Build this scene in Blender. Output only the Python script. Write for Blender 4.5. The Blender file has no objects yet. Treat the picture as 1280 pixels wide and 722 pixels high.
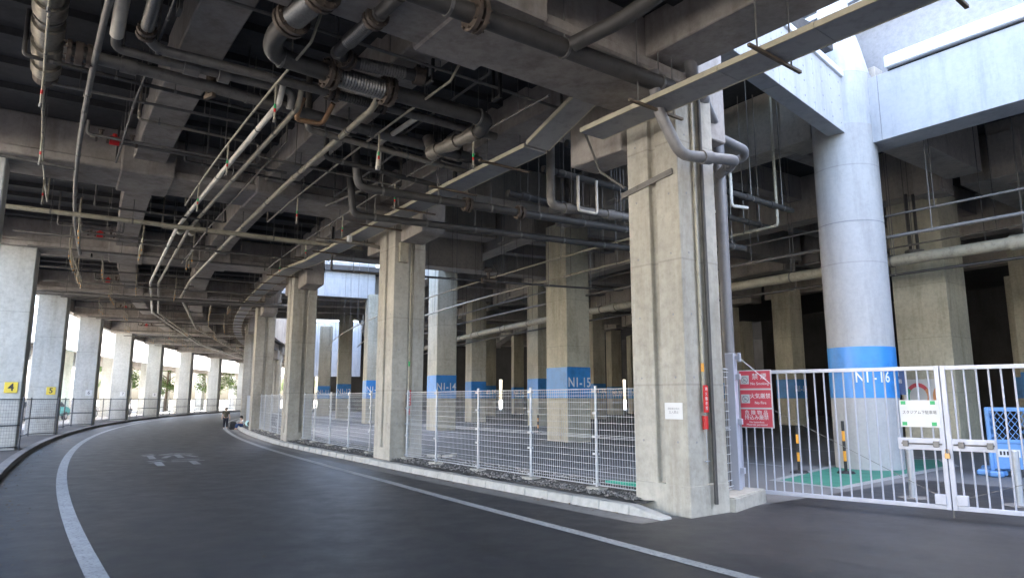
import bpy, bmesh, math, random
from mathutils import Vector, Matrix
random.seed(7)
sc = bpy.context.scene
COL = sc.collection
R = math.radians
CX0, CY0 = 117.35, 96.22            # centre of the round stadium; everything lies on rings about it

def pol(r, t, z=0.0):
    a = R(t)
    return Vector((CX0 + r*math.cos(a), CY0 + r*math.sin(a), z))
def arc(r, t0, t1, z, step=0.6):
    n = max(1, int(abs(t1-t0)/step + .5))
    return [pol(r, t0+(t1-t0)*i/n, z) for i in range(n+1)]

def rk(t):                          # the kerb side drifts outward a little along the bend
    return max(0.0, min(.25, (-147.2-t)*.08))
GR = [-128.8,-132.4,-136.0,-139.6,-143.2,-146.8,-150.4,-154.1,-158.1,-162.0,-165.9,-169.9,-173.8,-177.7,-181.6,-185.5,-189.4]   # grid lines: pillars and cross girders
# ------------------------------------------------------------------ materials
MATS = {}
def newmat(name):
    m = bpy.data.materials.new(name); m.use_nodes = True
    nt = m.node_tree; b = nt.nodes['Principled BSDF']
    MATS[name] = m
    return m, nt, b
def N(nt, typ, **kw):
    n = nt.nodes.new(typ)
    for k, v in kw.items():
        if k.startswith('i_'): n.inputs[k[2:].replace('_', ' ')].default_value = v
        else: setattr(n, k, v)
    return n
def ramp(nt, src, stops):
    r = nt.nodes.new('ShaderNodeValToRGB')
    els = r.color_ramp.elements
    while len(els) > 1: els.remove(els[-1])
    els[0].position = stops[0][0]; els[0].color = (*stops[0][1], 1)
    for p, c in stops[1:]:
        e = els.new(p); e.color = (*c, 1)
    nt.links.new(src, r.inputs[0])
    return r.outputs[0]
def mulc(nt, a, b, fac=1.0, mode='MULTIPLY'):
    m = nt.nodes.new('ShaderNodeMix'); m.data_type = 'RGBA'; m.blend_type = mode
    m.inputs[0].default_value = fac
    nt.links.new(a, m.inputs[6]); nt.links.new(b, m.inputs[7])
    return m.outputs[2]
def posnode(nt, scale=(1,1,1)):
    g = nt.nodes.new('ShaderNodeNewGeometry')
    mp = nt.nodes.new('ShaderNodeMapping'); mp.inputs['Scale'].default_value = scale
    nt.links.new(g.outputs['Position'], mp.inputs[0])
    return mp.outputs[0]
def noise(nt, vec, scale, detail=6, rough=.6):
    n = N(nt, 'ShaderNodeTexNoise'); n.inputs['Scale'].default_value = scale
    n.inputs['Detail'].default_value = detail; n.inputs['Roughness'].default_value = rough
    nt.links.new(vec, n.inputs['Vector'])
    return n.outputs['Fac']
def bump(nt, b, h, strength=.3, dist=.02):
    bp = nt.nodes.new('ShaderNodeBump'); bp.inputs['Strength'].default_value = strength
    bp.inputs['Distance'].default_value = dist
    nt.links.new(h, bp.inputs['Height']); nt.links.new(bp.outputs[0], b.inputs['Normal'])
def g3(v): return (v, v, v)

def concrete(name, col, var=.25, streak=.35, rough=.85, stain=(.55,.5,.42), lift=0.0, bumps=.25, fine=1.0):
    m, nt, b = newmat(name)
    p = posnode(nt)
    big = noise(nt, p, .55, 5, .65); fine_ = fine; fine = noise(nt, p, 9, 6, .7)
    c1 = ramp(nt, big, [(.28, tuple(x*(1-var) for x in col)), (.5, col), (.72, tuple(min(1, x*(1+var*.7)) for x in col))])
    c2 = ramp(nt, fine, [(.3, g3(.8)), (.55, g3(1.0)), (.75, g3(1.08))])
    c = mulc(nt, c1, c2, fine_)
    ps = posnode(nt, (1.5, 1.5, .22))
    st = noise(nt, ps, 1.5, 8, .68)
    c3 = ramp(nt, st, [(.30, stain), (.52, (1,1,1)), (.8, (1.05,1.05,1.05))])
    c = mulc(nt, c, c3, streak)
    # pour lines: a faint dark joint each lift of the formwork
    if lift:
        sp = nt.nodes.new('ShaderNodeSeparateXYZ'); g = nt.nodes.new('ShaderNodeNewGeometry')
        nt.links.new(g.outputs['Position'], sp.inputs[0])
        md = N(nt, 'ShaderNodeMath', operation='PINGPONG'); md.inputs[1].default_value = lift/2
        nt.links.new(sp.outputs[2], md.inputs[0])
        ln = ramp(nt, md.outputs[0], [(0.0, g3(.62)), (.012, g3(.8)), (.02, g3(1.0))])
        c = mulc(nt, c, ln, .6)
    # bug holes
    vo = N(nt, 'ShaderNodeTexVoronoi'); vo.inputs['Scale'].default_value = 5.5
    nt.links.new(p, vo.inputs['Vector'])
    hl = ramp(nt, vo.outputs['Distance'], [(0.0, g3(.45)), (.035, g3(.6)), (.06, g3(1))])
    c = mulc(nt, c, hl, .5)
    nt.links.new(c, b.inputs['Base Color'])
    b.inputs['Roughness'].default_value = rough
    bump(nt, b, fine, bumps, .015)
    return m
concrete('pillar_concrete', (.44,.415,.36), .24, .6, lift=1.8)
concrete('outer_pillar_concrete', (.52,.52,.49), .18, .5, lift=2.1)
concrete('inner_pillar_concrete', (.52,.49,.385), .22, .6, lift=1.8)
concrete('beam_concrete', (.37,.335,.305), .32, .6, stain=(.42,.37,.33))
concrete('lit_stand_concrete', (.46,.42,.37), .2, .5, stain=(.55,.5,.45))  # lighter copy of the beam concrete: light on the stand beams as colour
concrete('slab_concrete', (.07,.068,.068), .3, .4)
concrete('wall_concrete', (.45,.455,.465), .07, .75, stain=(.68,.69,.72), lift=2.4, fine=.45)
concrete('shaded_round_concrete', (.42,.41,.40), .07, .65, stain=(.66,.65,.64), lift=2.4, fine=.5)  # darker than the pillar head's concrete: shade on the lower shaft as colour
concrete('parapet_concrete', (.28,.28,.29), .1, .25)
concrete('kerb_concrete', (.46,.45,.42), .12, .3, bumps=.2)
concrete('gutter_concrete', (.20,.19,.18), .25, .0)
concrete('block_concrete', (.44,.42,.37), .2, .35, bumps=.5)
concrete('pavement_concrete', (.42,.41,.385), .2, .0)
concrete('white_render', (.74,.73,.69), .06, .15)
concrete('cream_wall', (.62,.52,.34), .08, .2)

def paint(name, col, rough=.45, metal=0.0, wear=.12, scale=6):
    m, nt, b = newmat(name)
    p = posnode(nt)
    n1 = noise(nt, p, scale, 6, .7); n2 = noise(nt, p, .9, 3, .6)
    c = ramp(nt, n1, [(.3, tuple(x*(1-wear*1.6) for x in col)), (.5, col), (.8, tuple(min(1, x*(1+wear*.5)) for x in col))])
    c2 = ramp(nt, n2, [(.3, g3(.85)), (.7, g3(1.0))])
    c = mulc(nt, c, c2)
    nt.links.new(c, b.inputs['Base Color'])
    b.inputs['Roughness'].default_value = rough; b.inputs['Metallic'].default_value = metal
    return m
paint('white_pipe', (.72,.68,.60), .4)
paint('cream_pipe', (.42,.38,.29), .45, wear=.25)
paint('grey_pipe', (.17,.158,.145), .5, wear=.25)
paint('dark_pipe', (.065,.06,.056), .5, wear=.25)
paint('lagged_pipe', (.27,.24,.20), .42, .3, .25)
paint('pvc_grey', (.21,.20,.20), .38, 0, .15)
paint('black_iron', (.03,.028,.027), .5)
paint('flange_iron', (.13,.10,.08), .6, .4, .4)
paint('steel_braid', (.24,.23,.215), .45, .7, .2, 30)
paint('galvanised', (.48,.50,.53), .38, .35, .12)
paint('gate_paint', (.50,.51,.58), .35, .1, .06)
paint('fence_wire', (.62,.64,.67), .4, .15, .08)
paint('dark_wire', (.12,.125,.14), .5, .2, .15)
paint('rod_steel', (.20,.19,.18), .5, .5, .2)
paint('rust_bracket', (.16,.12,.085), .65, .2, .3)
paint('tray_grey', (.33,.33,.335), .55, .1, .15)
paint('tray_cream', (.46,.42,.32), .5, 0, .15)
paint('duct_steel', (.30,.27,.22), .42, .5, .3, 12)
paint('red_paint', (.62,.02,.02), .4)
paint('sign_red', (.66,.07,.10), .4, 0, .04)
paint('sign_white', (.66,.66,.66), .35, 0, .03)
paint('sign_yellow', (.80,.60,.06), .45, 0, .06)
paint('green_paint', (.03,.42,.14), .45)
paint('blue_band', (.05,.27,.66), .35, 0, .18, 2.5)
paint('blue_plastic', (.13,.30,.60), .35, 0, .1)
paint('sign_blue', (.04,.10,.30), .4)
paint('orange_tape', (.85,.36,.03), .4)
paint('black_rubber', (.018,.018,.018), .6)
paint('ink', (.02,.02,.025), .5, 0, 0)
paint('letter_white', (.85,.85,.85), .5, 0, 0)
paint('grey_ink', (.22,.22,.24), .5, 0, 0)
paint('map_orange', (.75,.32,.14), .5); paint('map_blue', (.12,.35,.72), .5); paint('map_green', (.1,.5,.25), .5); paint('map_red', (.70,.10,.12), .5)
paint('green_floor', (.05,.23,.16), .7, 0, .25, 3)
paint('brown_girder', (.13,.11,.12), .5, .1, .2)
paint('car_white', (.8,.8,.8), .2); paint('car_silver', (.45,.46,.48), .25, .5); paint('car_teal', (.1,.45,.45), .25)
paint('glass_dark', (.03,.035,.04), .1); paint('tyre', (.02,.02,.02), .8)
paint('skin', (.55,.36,.26), .6, 0, .03); paint('hair', (.02,.017,.015), .6); paint('shirt_olive', (.10,.09,.065), .9)
paint('trousers_navy', (.02,.022,.035), .9); paint('shirt_white', (.75,.72,.70), .9); paint('jeans', (.04,.07,.17), .9)
paint('bag_black', (.02,.02,.022), .7); paint('bag_cyan', (.45,.70,.72), .5); paint('shoe', (.5,.5,.5), .6)
paint('louvre_grey', (.4,.42,.46), .4); paint('coping_white', (.80,.82,.85), .45, 0, .05)
paint('hose_green', (.03,.45,.30), .4); paint('brass', (.45,.28,.12), .4, .7); paint('old_copper', (.33,.19,.10), .5, .3, .3)
paint('bark', (.12,.09,.06), .9)

def asphalt(name, a, bcol, rough=.8, fleck=.25):
    m, nt, b = newmat(name)
    p = posnode(nt)
    big = noise(nt, p, .22, 6, .65); mid = noise(nt, p, 2.2, 5, .7); fine = noise(nt, p, 70, 3, .8)
    c = ramp(nt, big, [(.3, a), (.7, bcol)])
    c = mulc(nt, c, ramp(nt, mid, [(.3, g3(.82)), (.7, g3(1.1))]))
    c = mulc(nt, c, ramp(nt, fine, [(.3, g3(1-fleck)), (.6, g3(1.0)), (.75, g3(1+fleck*1.6))]))
    if name == 'road_asphalt':
        g = nt.nodes.new('ShaderNodeNewGeometry')
        vd = N(nt, 'ShaderNodeVectorMath', operation='DISTANCE'); vd.inputs[1].default_value = (CX0, CY0, 0)
        nt.links.new(g.outputs['Position'], vd.inputs[0])
        wv = N(nt, 'ShaderNodeMath', operation='PINGPONG'); wv.inputs[1].default_value = .8
        nt.links.new(vd.outputs['Value'], wv.inputs[0])
        c = mulc(nt, c, ramp(nt, wv.outputs[0], [(0, g3(.86)), (.35, g3(1.0)), (.8, g3(1.16))]), .8)
        vo = N(nt, 'ShaderNodeTexVoronoi', feature='DISTANCE_TO_EDGE'); vo.inputs['Scale'].default_value = .33
        wp = nt.nodes.new('ShaderNodeMix'); wp.data_type = 'VECTOR'; wp.inputs[0].default_value = .25
        nz = N(nt, 'ShaderNodeTexNoise'); nz.inputs['Scale'].default_value = 1.3; nz.inputs['Detail'].default_value = 6
        nt.links.new(p, nz.inputs['Vector']); nt.links.new(p, wp.inputs[4]); nt.links.new(nz.outputs['Color'], wp.inputs[5])
        nt.links.new(wp.outputs[1], vo.inputs['Vector'])
        c = mulc(nt, c, ramp(nt, vo.outputs['Distance'], [(0, g3(.5)), (.003, g3(.6)), (.006, g3(1))]), .35)
        sp_ = noise(nt, p, 1.1, 4, .6)
        c = mulc(nt, c, ramp(nt, sp_, [(.30, g3(.62)), (.36, g3(1))]), .6)
    # pale dusty scuffs
    d = noise(nt, posnode(nt, (1, 1, 1)), 5.5, 8, .75)
    c = mulc(nt, c, ramp(nt, d, [(.66, g3(0)), (.78, (.05,.048,.045))]), 1, 'ADD')
    nt.links.new(c, b.inputs['Base Color'])
    rr = ramp(nt, mid, [(.3, g3(rough-.08)), (.7, g3(rough+.08))])
    nt.links.new(rr, b.inputs['Roughness'])
    bump(nt, b, fine, .35, .006)
    return m
asphalt('road_asphalt', (.024,.024,.026), (.038,.037,.040), .52)
asphalt('lot_asphalt', (.14,.138,.138), (.20,.197,.195), .7)
asphalt('gravel_soil', (.085,.08,.075), (.15,.14,.13), .95, .5)
def roadpaint():
    m, nt, b = newmat('road_paint')
    p = posnode(nt)
    f = noise(nt, p, 26, 6, .75); g = noise(nt, p, 3, 5, .7)
    c = ramp(nt, f, [(.36, (.13,.13,.13)), (.46, (.37,.37,.36)), (.7, (.46,.46,.45))])
    c = mulc(nt, c, ramp(nt, g, [(.3, g3(.7)), (.65, g3(1.0))]))
    nt.links.new(c, b.inputs['Base Color']); b.inputs['Roughness'].default_value = .7
roadpaint()
def stonemat():
    m, nt, b = newmat('gravel_stone')
    oi = nt.nodes.new('ShaderNodeNewGeometry')
    c = ramp(nt, oi.outputs['Random Per Island'], [(0, (.10,.095,.09)), (.5, (.2,.19,.18)), (1, (.36,.34,.32))])
    nt.links.new(c, b.inputs['Base Color']); b.inputs['Roughness'].default_value = .9
stonemat()
def leafmat(name, a, c_):
    m, nt, b = newmat(name)
    oi = nt.nodes.new('ShaderNodeNewGeometry')
    c = ramp(nt, oi.outputs['Random Per Island'], [(0, a), (1, c_)])
    nt.links.new(c, b.inputs['Base Color']); b.inputs['Roughness'].default_value = .6
    tr = nt.nodes.new('ShaderNodeBsdfTranslucent'); nt.links.new(c, tr.inputs[0])
    mx = nt.nodes.new('ShaderNodeMixShader'); mx.inputs[0].default_value = .35
    out = nt.nodes['Material Output']
    nt.links.new(b.outputs[0], mx.inputs[1]); nt.links.new(tr.outputs[0], mx.inputs[2]); nt.links.new(mx.outputs[0], out.inputs[0])
leafmat('tree_leaf', (.045,.085,.02), (.11,.16,.04))
leafmat('dry_leaf', (.10,.07,.035), (.22,.16,.09))

# ------------------------------------------------------------------ mesh building
class MB:
    def __init__(s): s.v = []; s.f = []; s.mi = []
    def add(s, vs, fs, mi=0):
        o = len(s.v); s.v += [tuple(x) for x in vs]
        s.f += [tuple(i+o for i in f) for f in fs]; s.mi += [mi]*len(fs)
        return s
    def box8(s, p, mi=0):            # p: 4 bottom (ccw) then 4 top
        return s.add(p, [(3,2,1,0),(4,5,6,7),(0,1,5,4),(1,2,6,5),(2,3,7,6),(3,0,4,7)], mi)
    def box(s, x0, x1, y0, y1, z0, z1, mi=0):
        return s.box8([(x0,y0,z0),(x1,y0,z0),(x1,y1,z0),(x0,y1,z0),(x0,y0,z1),(x1,y0,z1),(x1,y1,z1),(x0,y1,z1)], mi)
    def bar(s, a, b, w, h, up=(0,0,1), mi=0):      # rectangular bar from a to b
        a = Vector(a); b = Vector(b); d = (b-a).normalized(); u = Vector(up)
        if abs(d.dot(u)) > .95: u = Vector((1,0,0))
        sx = d.cross(u).normalized(); uz = sx.cross(d).normalized()
        o = [(-w/2,-h/2),(w/2,-h/2),(w/2,h/2),(-w/2,h/2)]
        p = [a+sx*i+uz*j for i,j in o]+[b+sx*i+uz*j for i,j in o]
        return s.add(p, [(0,1,2,3),(7,6,5,4),(0,4,5,1),(1,5,6,2),(2,6,7,3),(3,7,4,0)], mi)
    def tube(s, pts, r, seg=10, cap=True, mi=0, bend=True):
        pts = [Vector(p) for p in pts]
        if bend: pts = smooth_corners(pts, r*2.2)
        n = len(pts)
        rs = r if isinstance(r, (list, tuple)) else [r]*n
        ref = None; rings = []
        for i, p in enumerate(pts):
            if i == 0: t = pts[1]-pts[0]
            elif i == n-1: t = pts[-1]-pts[-2]
            else: t = (pts[i+1]-p).normalized()+(p-pts[i-1]).normalized()
            t = t.normalized()
            if ref is None:
                ref = Vector((0,0,1)) if abs(t.z) < .9 else Vector((1,0,0))
            ref = (ref - t*ref.dot(t)).normalized(); bi = t.cross(ref)
            rings.append([p+(ref*math.cos(2*math.pi*k/seg)+bi*math.sin(2*math.pi*k/seg))*rs[i] for k in range(seg)])
        vs = [v for rg in rings for v in rg]; fs = []
        for i in range(n-1):
            for k in range(seg):
                k2 = (k+1) % seg
                fs.append((i*seg+k, i*seg+k2, (i+1)*seg+k2, (i+1)*seg+k))
        if cap:
            fs.append(tuple(range(seg))[::-1]); fs.append(tuple((n-1)*seg+k for k in range(seg)))
        return s.add(vs, fs, mi)
    def arcbox(s, r0, r1, t0, t1, z0, z1, step=.6, mi=0):
        n = max(1, int(abs(t1-t0)/step+.5)); vs = []; fs = []
        for i in range(n+1):
            t = t0+(t1-t0)*i/n
            vs += [pol(r0,t,z0), pol(r1,t,z0), pol(r1,t,z1), pol(r0,t,z1)]
        for i in range(n):
            a = i*4; b = a+4
            for k in range(4):
                k2 = (k+1) % 4; fs.append((a+k, a+k2, b+k2, b+k))
        fs += [(3,2,1,0), (n*4, n*4+1, n*4+2, n*4+3)]
        return s.add(vs, fs, mi)
    def sheet(s, r0, r1, t0, t1, z, step=.5, mi=0):
        n = max(1, int(abs(t1-t0)/step+.5)); vs = []; fs = []
        for i in range(n+1):
            t = t0+(t1-t0)*i/n; vs += [pol(r0,t,z), pol(r1,t,z)]
        for i in range(n): fs.append((i*2, i*2+1, i*2+3, i*2+2))
        return s.add(vs, fs, mi)
    def prism(s, poly, z0, z1, mi=0):
        n = len(poly)
        vs = [(x,y,z0) for x,y in poly]+[(x,y,z1) for x,y in poly]
        fs = [tuple(range(n))[::-1], tuple(range(n,2*n))]+[(i,(i+1)%n,(i+1)%n+n,i+n) for i in range(n)]
        return s.add(vs, fs, mi)
    def mesh(s, name, mats, smooth=False, bevel=0, seg=1):
        me = bpy.data.meshes.new(name)
        me.from_pydata(s.v, [], s.f)
        mats = mats if isinstance(mats, (list, tuple)) else [mats]
        for m in mats: me.materials.append(MATS[m])
        bm = bmesh.new(); bm.from_mesh(me)
        if len(s.mi) == len(bm.faces):
            bm.faces.ensure_lookup_table()
            for f, i in zip(bm.faces, s.mi): f.material_index = i
        bmesh.ops.recalc_face_normals(bm, faces=bm.faces)
        if bevel:
            es = [e for e in bm.edges if len(e.link_faces) == 2 and e.calc_face_angle(0) > .5]
            bmesh.ops.bevel(bm, geom=es, offset=bevel, segments=seg, affect='EDGES', clamp_overlap=True)
        bm.to_mesh(me); bm.free()
        if smooth:
            for p in me.polygons: p.use_smooth = True
            try: me.set_sharp_from_angle(angle=R(38))
            except Exception: pass
        return me
    def build(s, name, mats, parent=None, smooth=False, bevel=0, seg=1, root=None):
        """parent given: coordinates are local to it (or world, if root=the thing is given); else a top-level mesh whose origin is its base"""
        if root is not None:
            inv = root.matrix_basis.inverted()
            s.v = [tuple(inv @ Vector(v)) for v in s.v]
        if parent is None:
            xs = [v[0] for v in s.v]; ys = [v[1] for v in s.v]; zs = [v[2] for v in s.v]
            o = Vector(((min(xs)+max(xs))/2, (min(ys)+max(ys))/2, min(zs)))
            s.v = [tuple(Vector(v)-o) for v in s.v]
        me = s.mesh(name, mats, smooth, bevel, seg)
        ob = bpy.data.objects.new(name, me); COL.objects.link(ob)
        if parent is None: ob.location = o; ob.matrix_basis = Matrix.Translation(o)
        else: ob.parent = parent
        return ob
def smooth_corners(pts, rad):
    if isinstance(rad, (list, tuple)) or len(pts) < 3: return pts
    out = [pts[0]]
    for i in range(1, len(pts)-1):
        a, p, b = pts[i-1], pts[i], pts[i+1]
        d1 = (a-p); d2 = (b-p); l1, l2 = d1.length, d2.length
        if l1 < 1e-5 or l2 < 1e-5: continue
        if d1.normalized().dot(d2.normalized()) < -.985: out.append(p); continue
        k = min(rad, l1*.45, l2*.45)
        q0 = p+d1.normalized()*k; q1 = p+d2.normalized()*k
        for j in range(5):
            t = j/4; out.append(q0*(1-t)**2+p*2*t*(1-t)+q1*t*t)
    out.append(pts[-1]); return out

def tag(o, label=None, cat=None, group=None, kind=None):
    if label: o['label'] = label
    if cat: o['category'] = cat
    if group: o['group'] = group
    if kind or label: o['kind'] = kind or 'thing'
    return o
def thing(name, label, cat, loc=(0,0,0), rotz=0.0, group=None):
    o = bpy.data.objects.new(name, None); COL.objects.link(o)
    o.empty_display_size = .2
    o.location = loc; o.rotation_euler = (0,0,rotz)
    o.matrix_basis = Matrix.Translation(Vector(loc)) @ Matrix.Rotation(rotz, 4, 'Z')
    return tag(o, label, cat, group)
def struct(ob): ob['kind'] = 'structure'; return ob
def dup(root, loc, rotz, label=None, skip=()):
    def cp(o, par):
        c = o.copy(); COL.objects.link(c)
        if par is not None: c.parent = par
        for ch in kids[o.name]:
            if ch.name.split('.')[0] not in skip: cp(ch, c)
        return c
    kids = {}
    def walk(o):
        kids[o.name] = list(o.children)
        for ch in o.children: walk(ch)
    walk(root)
    r = cp(root, None); r.location = loc; r.rotation_euler = (0,0,rotz)
    r.matrix_basis = Matrix.Translation(Vector(loc)) @ Matrix.Rotation(rotz, 4, 'Z')
    if label: r['label'] = label
    return r
def text(name, body, size, mat, origin, right, up, parent, root=None, align='CENTER', sx=1.0, ext=.0015, spacing=1.0, bold=0.0):
    cu = bpy.data.curves.new(name, 'FONT'); cu.body = body; cu.size = size
    cu.align_x = align; cu.align_y = 'CENTER'; cu.extrude = ext; cu.space_character = spacing; cu.offset = bold
    cu.resolution_u = 3
    t = bpy.data.objects.new(name+'_tmp', cu); COL.objects.link(t)
    dg = bpy.context.evaluated_depsgraph_get(); dg.update()
    me = bpy.data.meshes.new_from_object(t.evaluated_get(dg))
    bpy.data.objects.remove(t)
    rv = Vector(right).normalized(); uv = Vector(up).normalized(); nv = rv.cross(uv)
    M = Matrix(((rv.x*sx,uv.x,nv.x,origin[0]),(rv.y*sx,uv.y,nv.y,origin[1]),(rv.z*sx,uv.z,nv.z,origin[2]),(0,0,0,1)))
    if root is not None: M = root.matrix_basis.inverted() @ M
    me.transform(M)
    me.materials.clear(); me.materials.append(MATS[mat])
    me.name = name
    ob = bpy.data.objects.new(name, me); COL.objects.link(ob)
    if parent is not None: ob.parent = parent
    return ob

# ------------------------------------------------------------------ ground, road, kerbs
m = MB(); S = 900
m.add([(-S,-S,-.012),(S,-S,-.012),(S,S,-.012),(-S,S,-.012)], [(0,1,2,3)])
struct(m.build('ground', 'pavement_concrete'))
TA, TB = -122.0, -192.0
struct(MB().sheet(60, 144.35, TA, TB, -.004).build('parking_floor', 'lot_asphalt'))
struct(MB().sheet(144.75, 151.75, TA, TB, 0).build('road', 'road_asphalt'))
gt = MB(); nn_ = 90
for i in range(nn_+1):
    t = -143.05+(TB+143.05)*i/nn_; gt.v += [tuple(pol(144.3+rk(t),t,.004)), tuple(pol(144.78+rk(t)*.7,t,.004))]
gt.f = [(2*i,2*i+1,2*i+3,2*i+2) for i in range(nn_)]; gt.mi = [0]*nn_
struct(gt.build('gutter', 'gutter_concrete'))
struct(MB().sheet(136.6, 144.76, TA, -143.05, .0).build('driveway_apron', 'road_asphalt'))
struct(MB().sheet(150.62, 150.80, TA, TB, .005).build('edge_line', 'road_paint'))
def rline(t):
    P_ = [(-192,145.15),(-155,145.2),(-147.7,145.3),(-145.5,145.42),(-143.1,145.8),(-142.1,146.02),(-138,146.9),(-122,150)]
    for (a,b),(c_,d_) in zip(P_,P_[1:]):
        if a <= t <= c_: return b+(d_-b)*(t-a)/(c_-a)
    return 146
el = MB(); nn_ = 160
for i in range(nn_+1):
    t = -136+(TB+136)*i/nn_; el.v += [tuple(pol(rline(t)-.085,t,.006)), tuple(pol(rline(t)+.085,t,.006))]
el.f = [(2*i,2*i+1,2*i+3,2*i+2) for i in range(nn_)]; el.mi = [0]*nn_
struct(el.build('edge_line', 'road_paint'))
# kerb stones, right (drops at the end by the pillar) and left
def kerb(r0, r1, t0, t1, h, drop=False):
    mb = MB(); L = R(1)*r0; d = .6/L; t = t0; first = True
    while t > t1:
        te = t-d+.008/L
        a0, a1 = t, te
        h0 = h1 = h+random.uniform(-.004,.004)
        if drop and first: h0 = .03
        q0 = rk(t) if r0 < 148 else 0.0; r0_, r1_ = r0, r1; r0 += q0; r1 += q0
        ps = [pol(r0,a0,-.02),pol(r1,a0,-.02),pol(r1,a1,-.02),pol(r0,a1,-.02),pol(r0,a0,h0),pol(r1-.02,a0,h0),pol(r1-.02,a1,h1),pol(r0,a1,h1)]
        r0, r1 = r0_, r1_
        mb.box8(ps); t -= d; first = False
    return mb
struct(kerb(144.14, 144.36, -143.05, -186, .13, True).build('kerb', 'kerb_concrete', bevel=.012))
struct(kerb(151.94, 151.74, -128, -190, .14).build('kerb', 'gutter_concrete', bevel=.012))
struct(MB().arcbox(151.95, 154.3, -126, TB, -.02, .11).build('verge', 'gravel_soil'))
# gravel verge on the right with loose stones
gv = MB(); n = 400
rows = [144.14, 143.9, 143.6, 143.2, 142.7, 142.2, 141.9]
zz = [.135, .15, .17, .18, .15, .07, -.01]
for i in range(n+1):
    t = -143.25-(186-143.25)*i/n
    for r_, z_ in zip(rows, zz): gv.v.append(tuple(pol(r_+rk(t), t, z_+random.uniform(-.018,.018))))
k = len(rows)
for i in range(n):
    for j in range(k-1):
        gv.f.append((i*k+j, i*k+j+1, (i+1)*k+j+1, (i+1)*k+j)); gv.mi.append(0)
struct(gv.build('verge', 'gravel_soil', smooth=True))
st = MB()
def stone(mb, c, s):
    vs = [Vector(v)*s*random.uniform(.7,1.2) for v in ((1,0,0),(-1,0,0),(0,1,0),(0,-1,0),(0,0,.7),(0,0,-.7))]
    a = random.uniform(0,6.3); rt = Matrix.Rotation(a,3,'Z') @ Matrix.Rotation(random.uniform(-.6,.6),3,'X')
    mb.add([rt @ v + c for v in vs], [(0,2,4),(2,1,4),(1,3,4),(3,0,4),(2,0,5),(1,2,5),(3,1,5),(0,3,5)])
for i in range(9000):
    t = -143.35-13*random.random()**1.6; r_ = random.uniform(142.0,144.1)
    z_ = .16 if r_ > 142.7 else .16*(r_-141.95)/.75
    stone(st, pol(r_+rk(t), t, z_+.005), random.uniform(.012,.034))
tag(st.build('gravel', 'gravel_stone'), kind='stuff')
lf = MB()
for i in range(1500):
    side = random.random()
    if side < .55: t = -143.1-16*random.random(); r_ = 144.37+rk(t)+abs(random.gauss(0,.10))
    else: r_ = 151.7-abs(random.gauss(0,.28)); t = -142-14*random.random()
    c = pol(r_, t, .012); a = random.uniform(0,6.3); s = random.uniform(.012,.03)
    x = Vector((math.cos(a),math.sin(a),random.uniform(-.3,.3)))*s; y = Vector((-math.sin(a),math.cos(a),random.uniform(-.3,.3)))*s*.6
    lf.add([c-x, c+y, c+x, c-y], [(0,1,2,3)])
for i in range(120):
    c = pol(random.uniform(145,151.5), -141-16*random.random(), .012); a = random.uniform(0,6.3); s = random.uniform(.008,.022)
    x = Vector((math.cos(a),math.sin(a),.2))*s; y = Vector((-math.sin(a),math.cos(a),.1))*s*.6
    lf.add([c-x, c+y, c+x, c-y], [(0,1,2,3)])
tag(lf.build('leaf_litter', 'dry_leaf'), kind='stuff')

# painted slow-down characters on the carriageway
rm = thing('road_lettering', 'worn white painted characters in the middle of the asphalt road', 'road marking', pol(148.25,-148.55,.0))
tf = Vector((math.sin(R(-148.55)), -math.cos(R(-148.55)), 0))     # forward along the road
tr_ = -Vector((math.cos(R(-148.55)), math.sin(R(-148.55)), 0))    # towards the stadium = right
CH = {'slow': [(-.65,.62,-.35,.9,.13),(-.65,.2,-.33,.52,.13),(-.47,.3,-.47,-.9,.17),(-.22,.45,.2,.92,.13),(.2,.92,.66,.45,.13),(-.02,.42,.45,.42,.11),(-.15,.12,.6,.12,.12),(.22,.36,.22,-.88,.17),(-.02,-.1,-.2,-.78,.15),(.44,-.1,.62,-.78,.15)],
 'go': [(-.65,.55,-.28,.88,.13),(-.65,.08,-.26,.42,.13),(-.45,.2,-.45,-.92,.18),(-.08,.7,.6,.7,.13),(-.13,.22,.66,.22,.13),(.35,.18,.35,-.92,.18)]}
for ch, q in (('slow', 1.12), ('go', -1.12)):
    mb = MB(); o_ = pol(148.25,-148.55,0)
    for k_, (x0,y0,x1,y1,w_) in enumerate(CH[ch]):
        a_ = o_+tr_*x0+tf*(y0+q); b_ = o_+tr_*x1+tf*(y1+q); d_ = (b_-a_).normalized(); n_ = Vector((-d_.y,d_.x,0))*w_/2
        z_ = Vector((0,0,.005+.0006*k_)); mb.add([a_+n_+z_,a_-n_+z_,b_-n_+z_,b_+n_+z_],[(0,1,2,3)])
    mb.build('character','road_paint',rm,root=rm)
# parking bay lines and the green painted walkway
pk = MB()
for t in (-145.2,-147.0,-148.8,-150.6,-152.4,-154.2,-156.0,-157.8):
    a = pol(141.2,t,.002); b = pol(136.4,t,.002); d = (pol(141.2,t-.06,.002)-a)
    pk.add([a,b,b+d,a+d],[(0,1,2,3)])
pk.sheet(136.2,136.35,-144.4,-165,.002); pk.sheet(141.2,141.35,-144.4,-165,.002); pk.sheet(130.8,130.95,-144,-165,.002)
struct(pk.build('parking_line', 'road_paint'))
gq = [(5.32,13.98),(5.93,12.9),(10.55,17.0),(11.3,18.6),(9.6,18.9)]
struct(MB().add([(x,y,.003) for x,y in [(5.1,14.0),(5.93,12.65),(10.75,16.85),(11.6,18.8),(9.6,19.15)]],[(0,1,2,3,4)]).build('walkway_border','road_paint'))
struct(MB().add([(x,y,.007) for x,y in gq],[(0,1,2,3,4)]).build('walkway','green_floor'))

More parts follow.
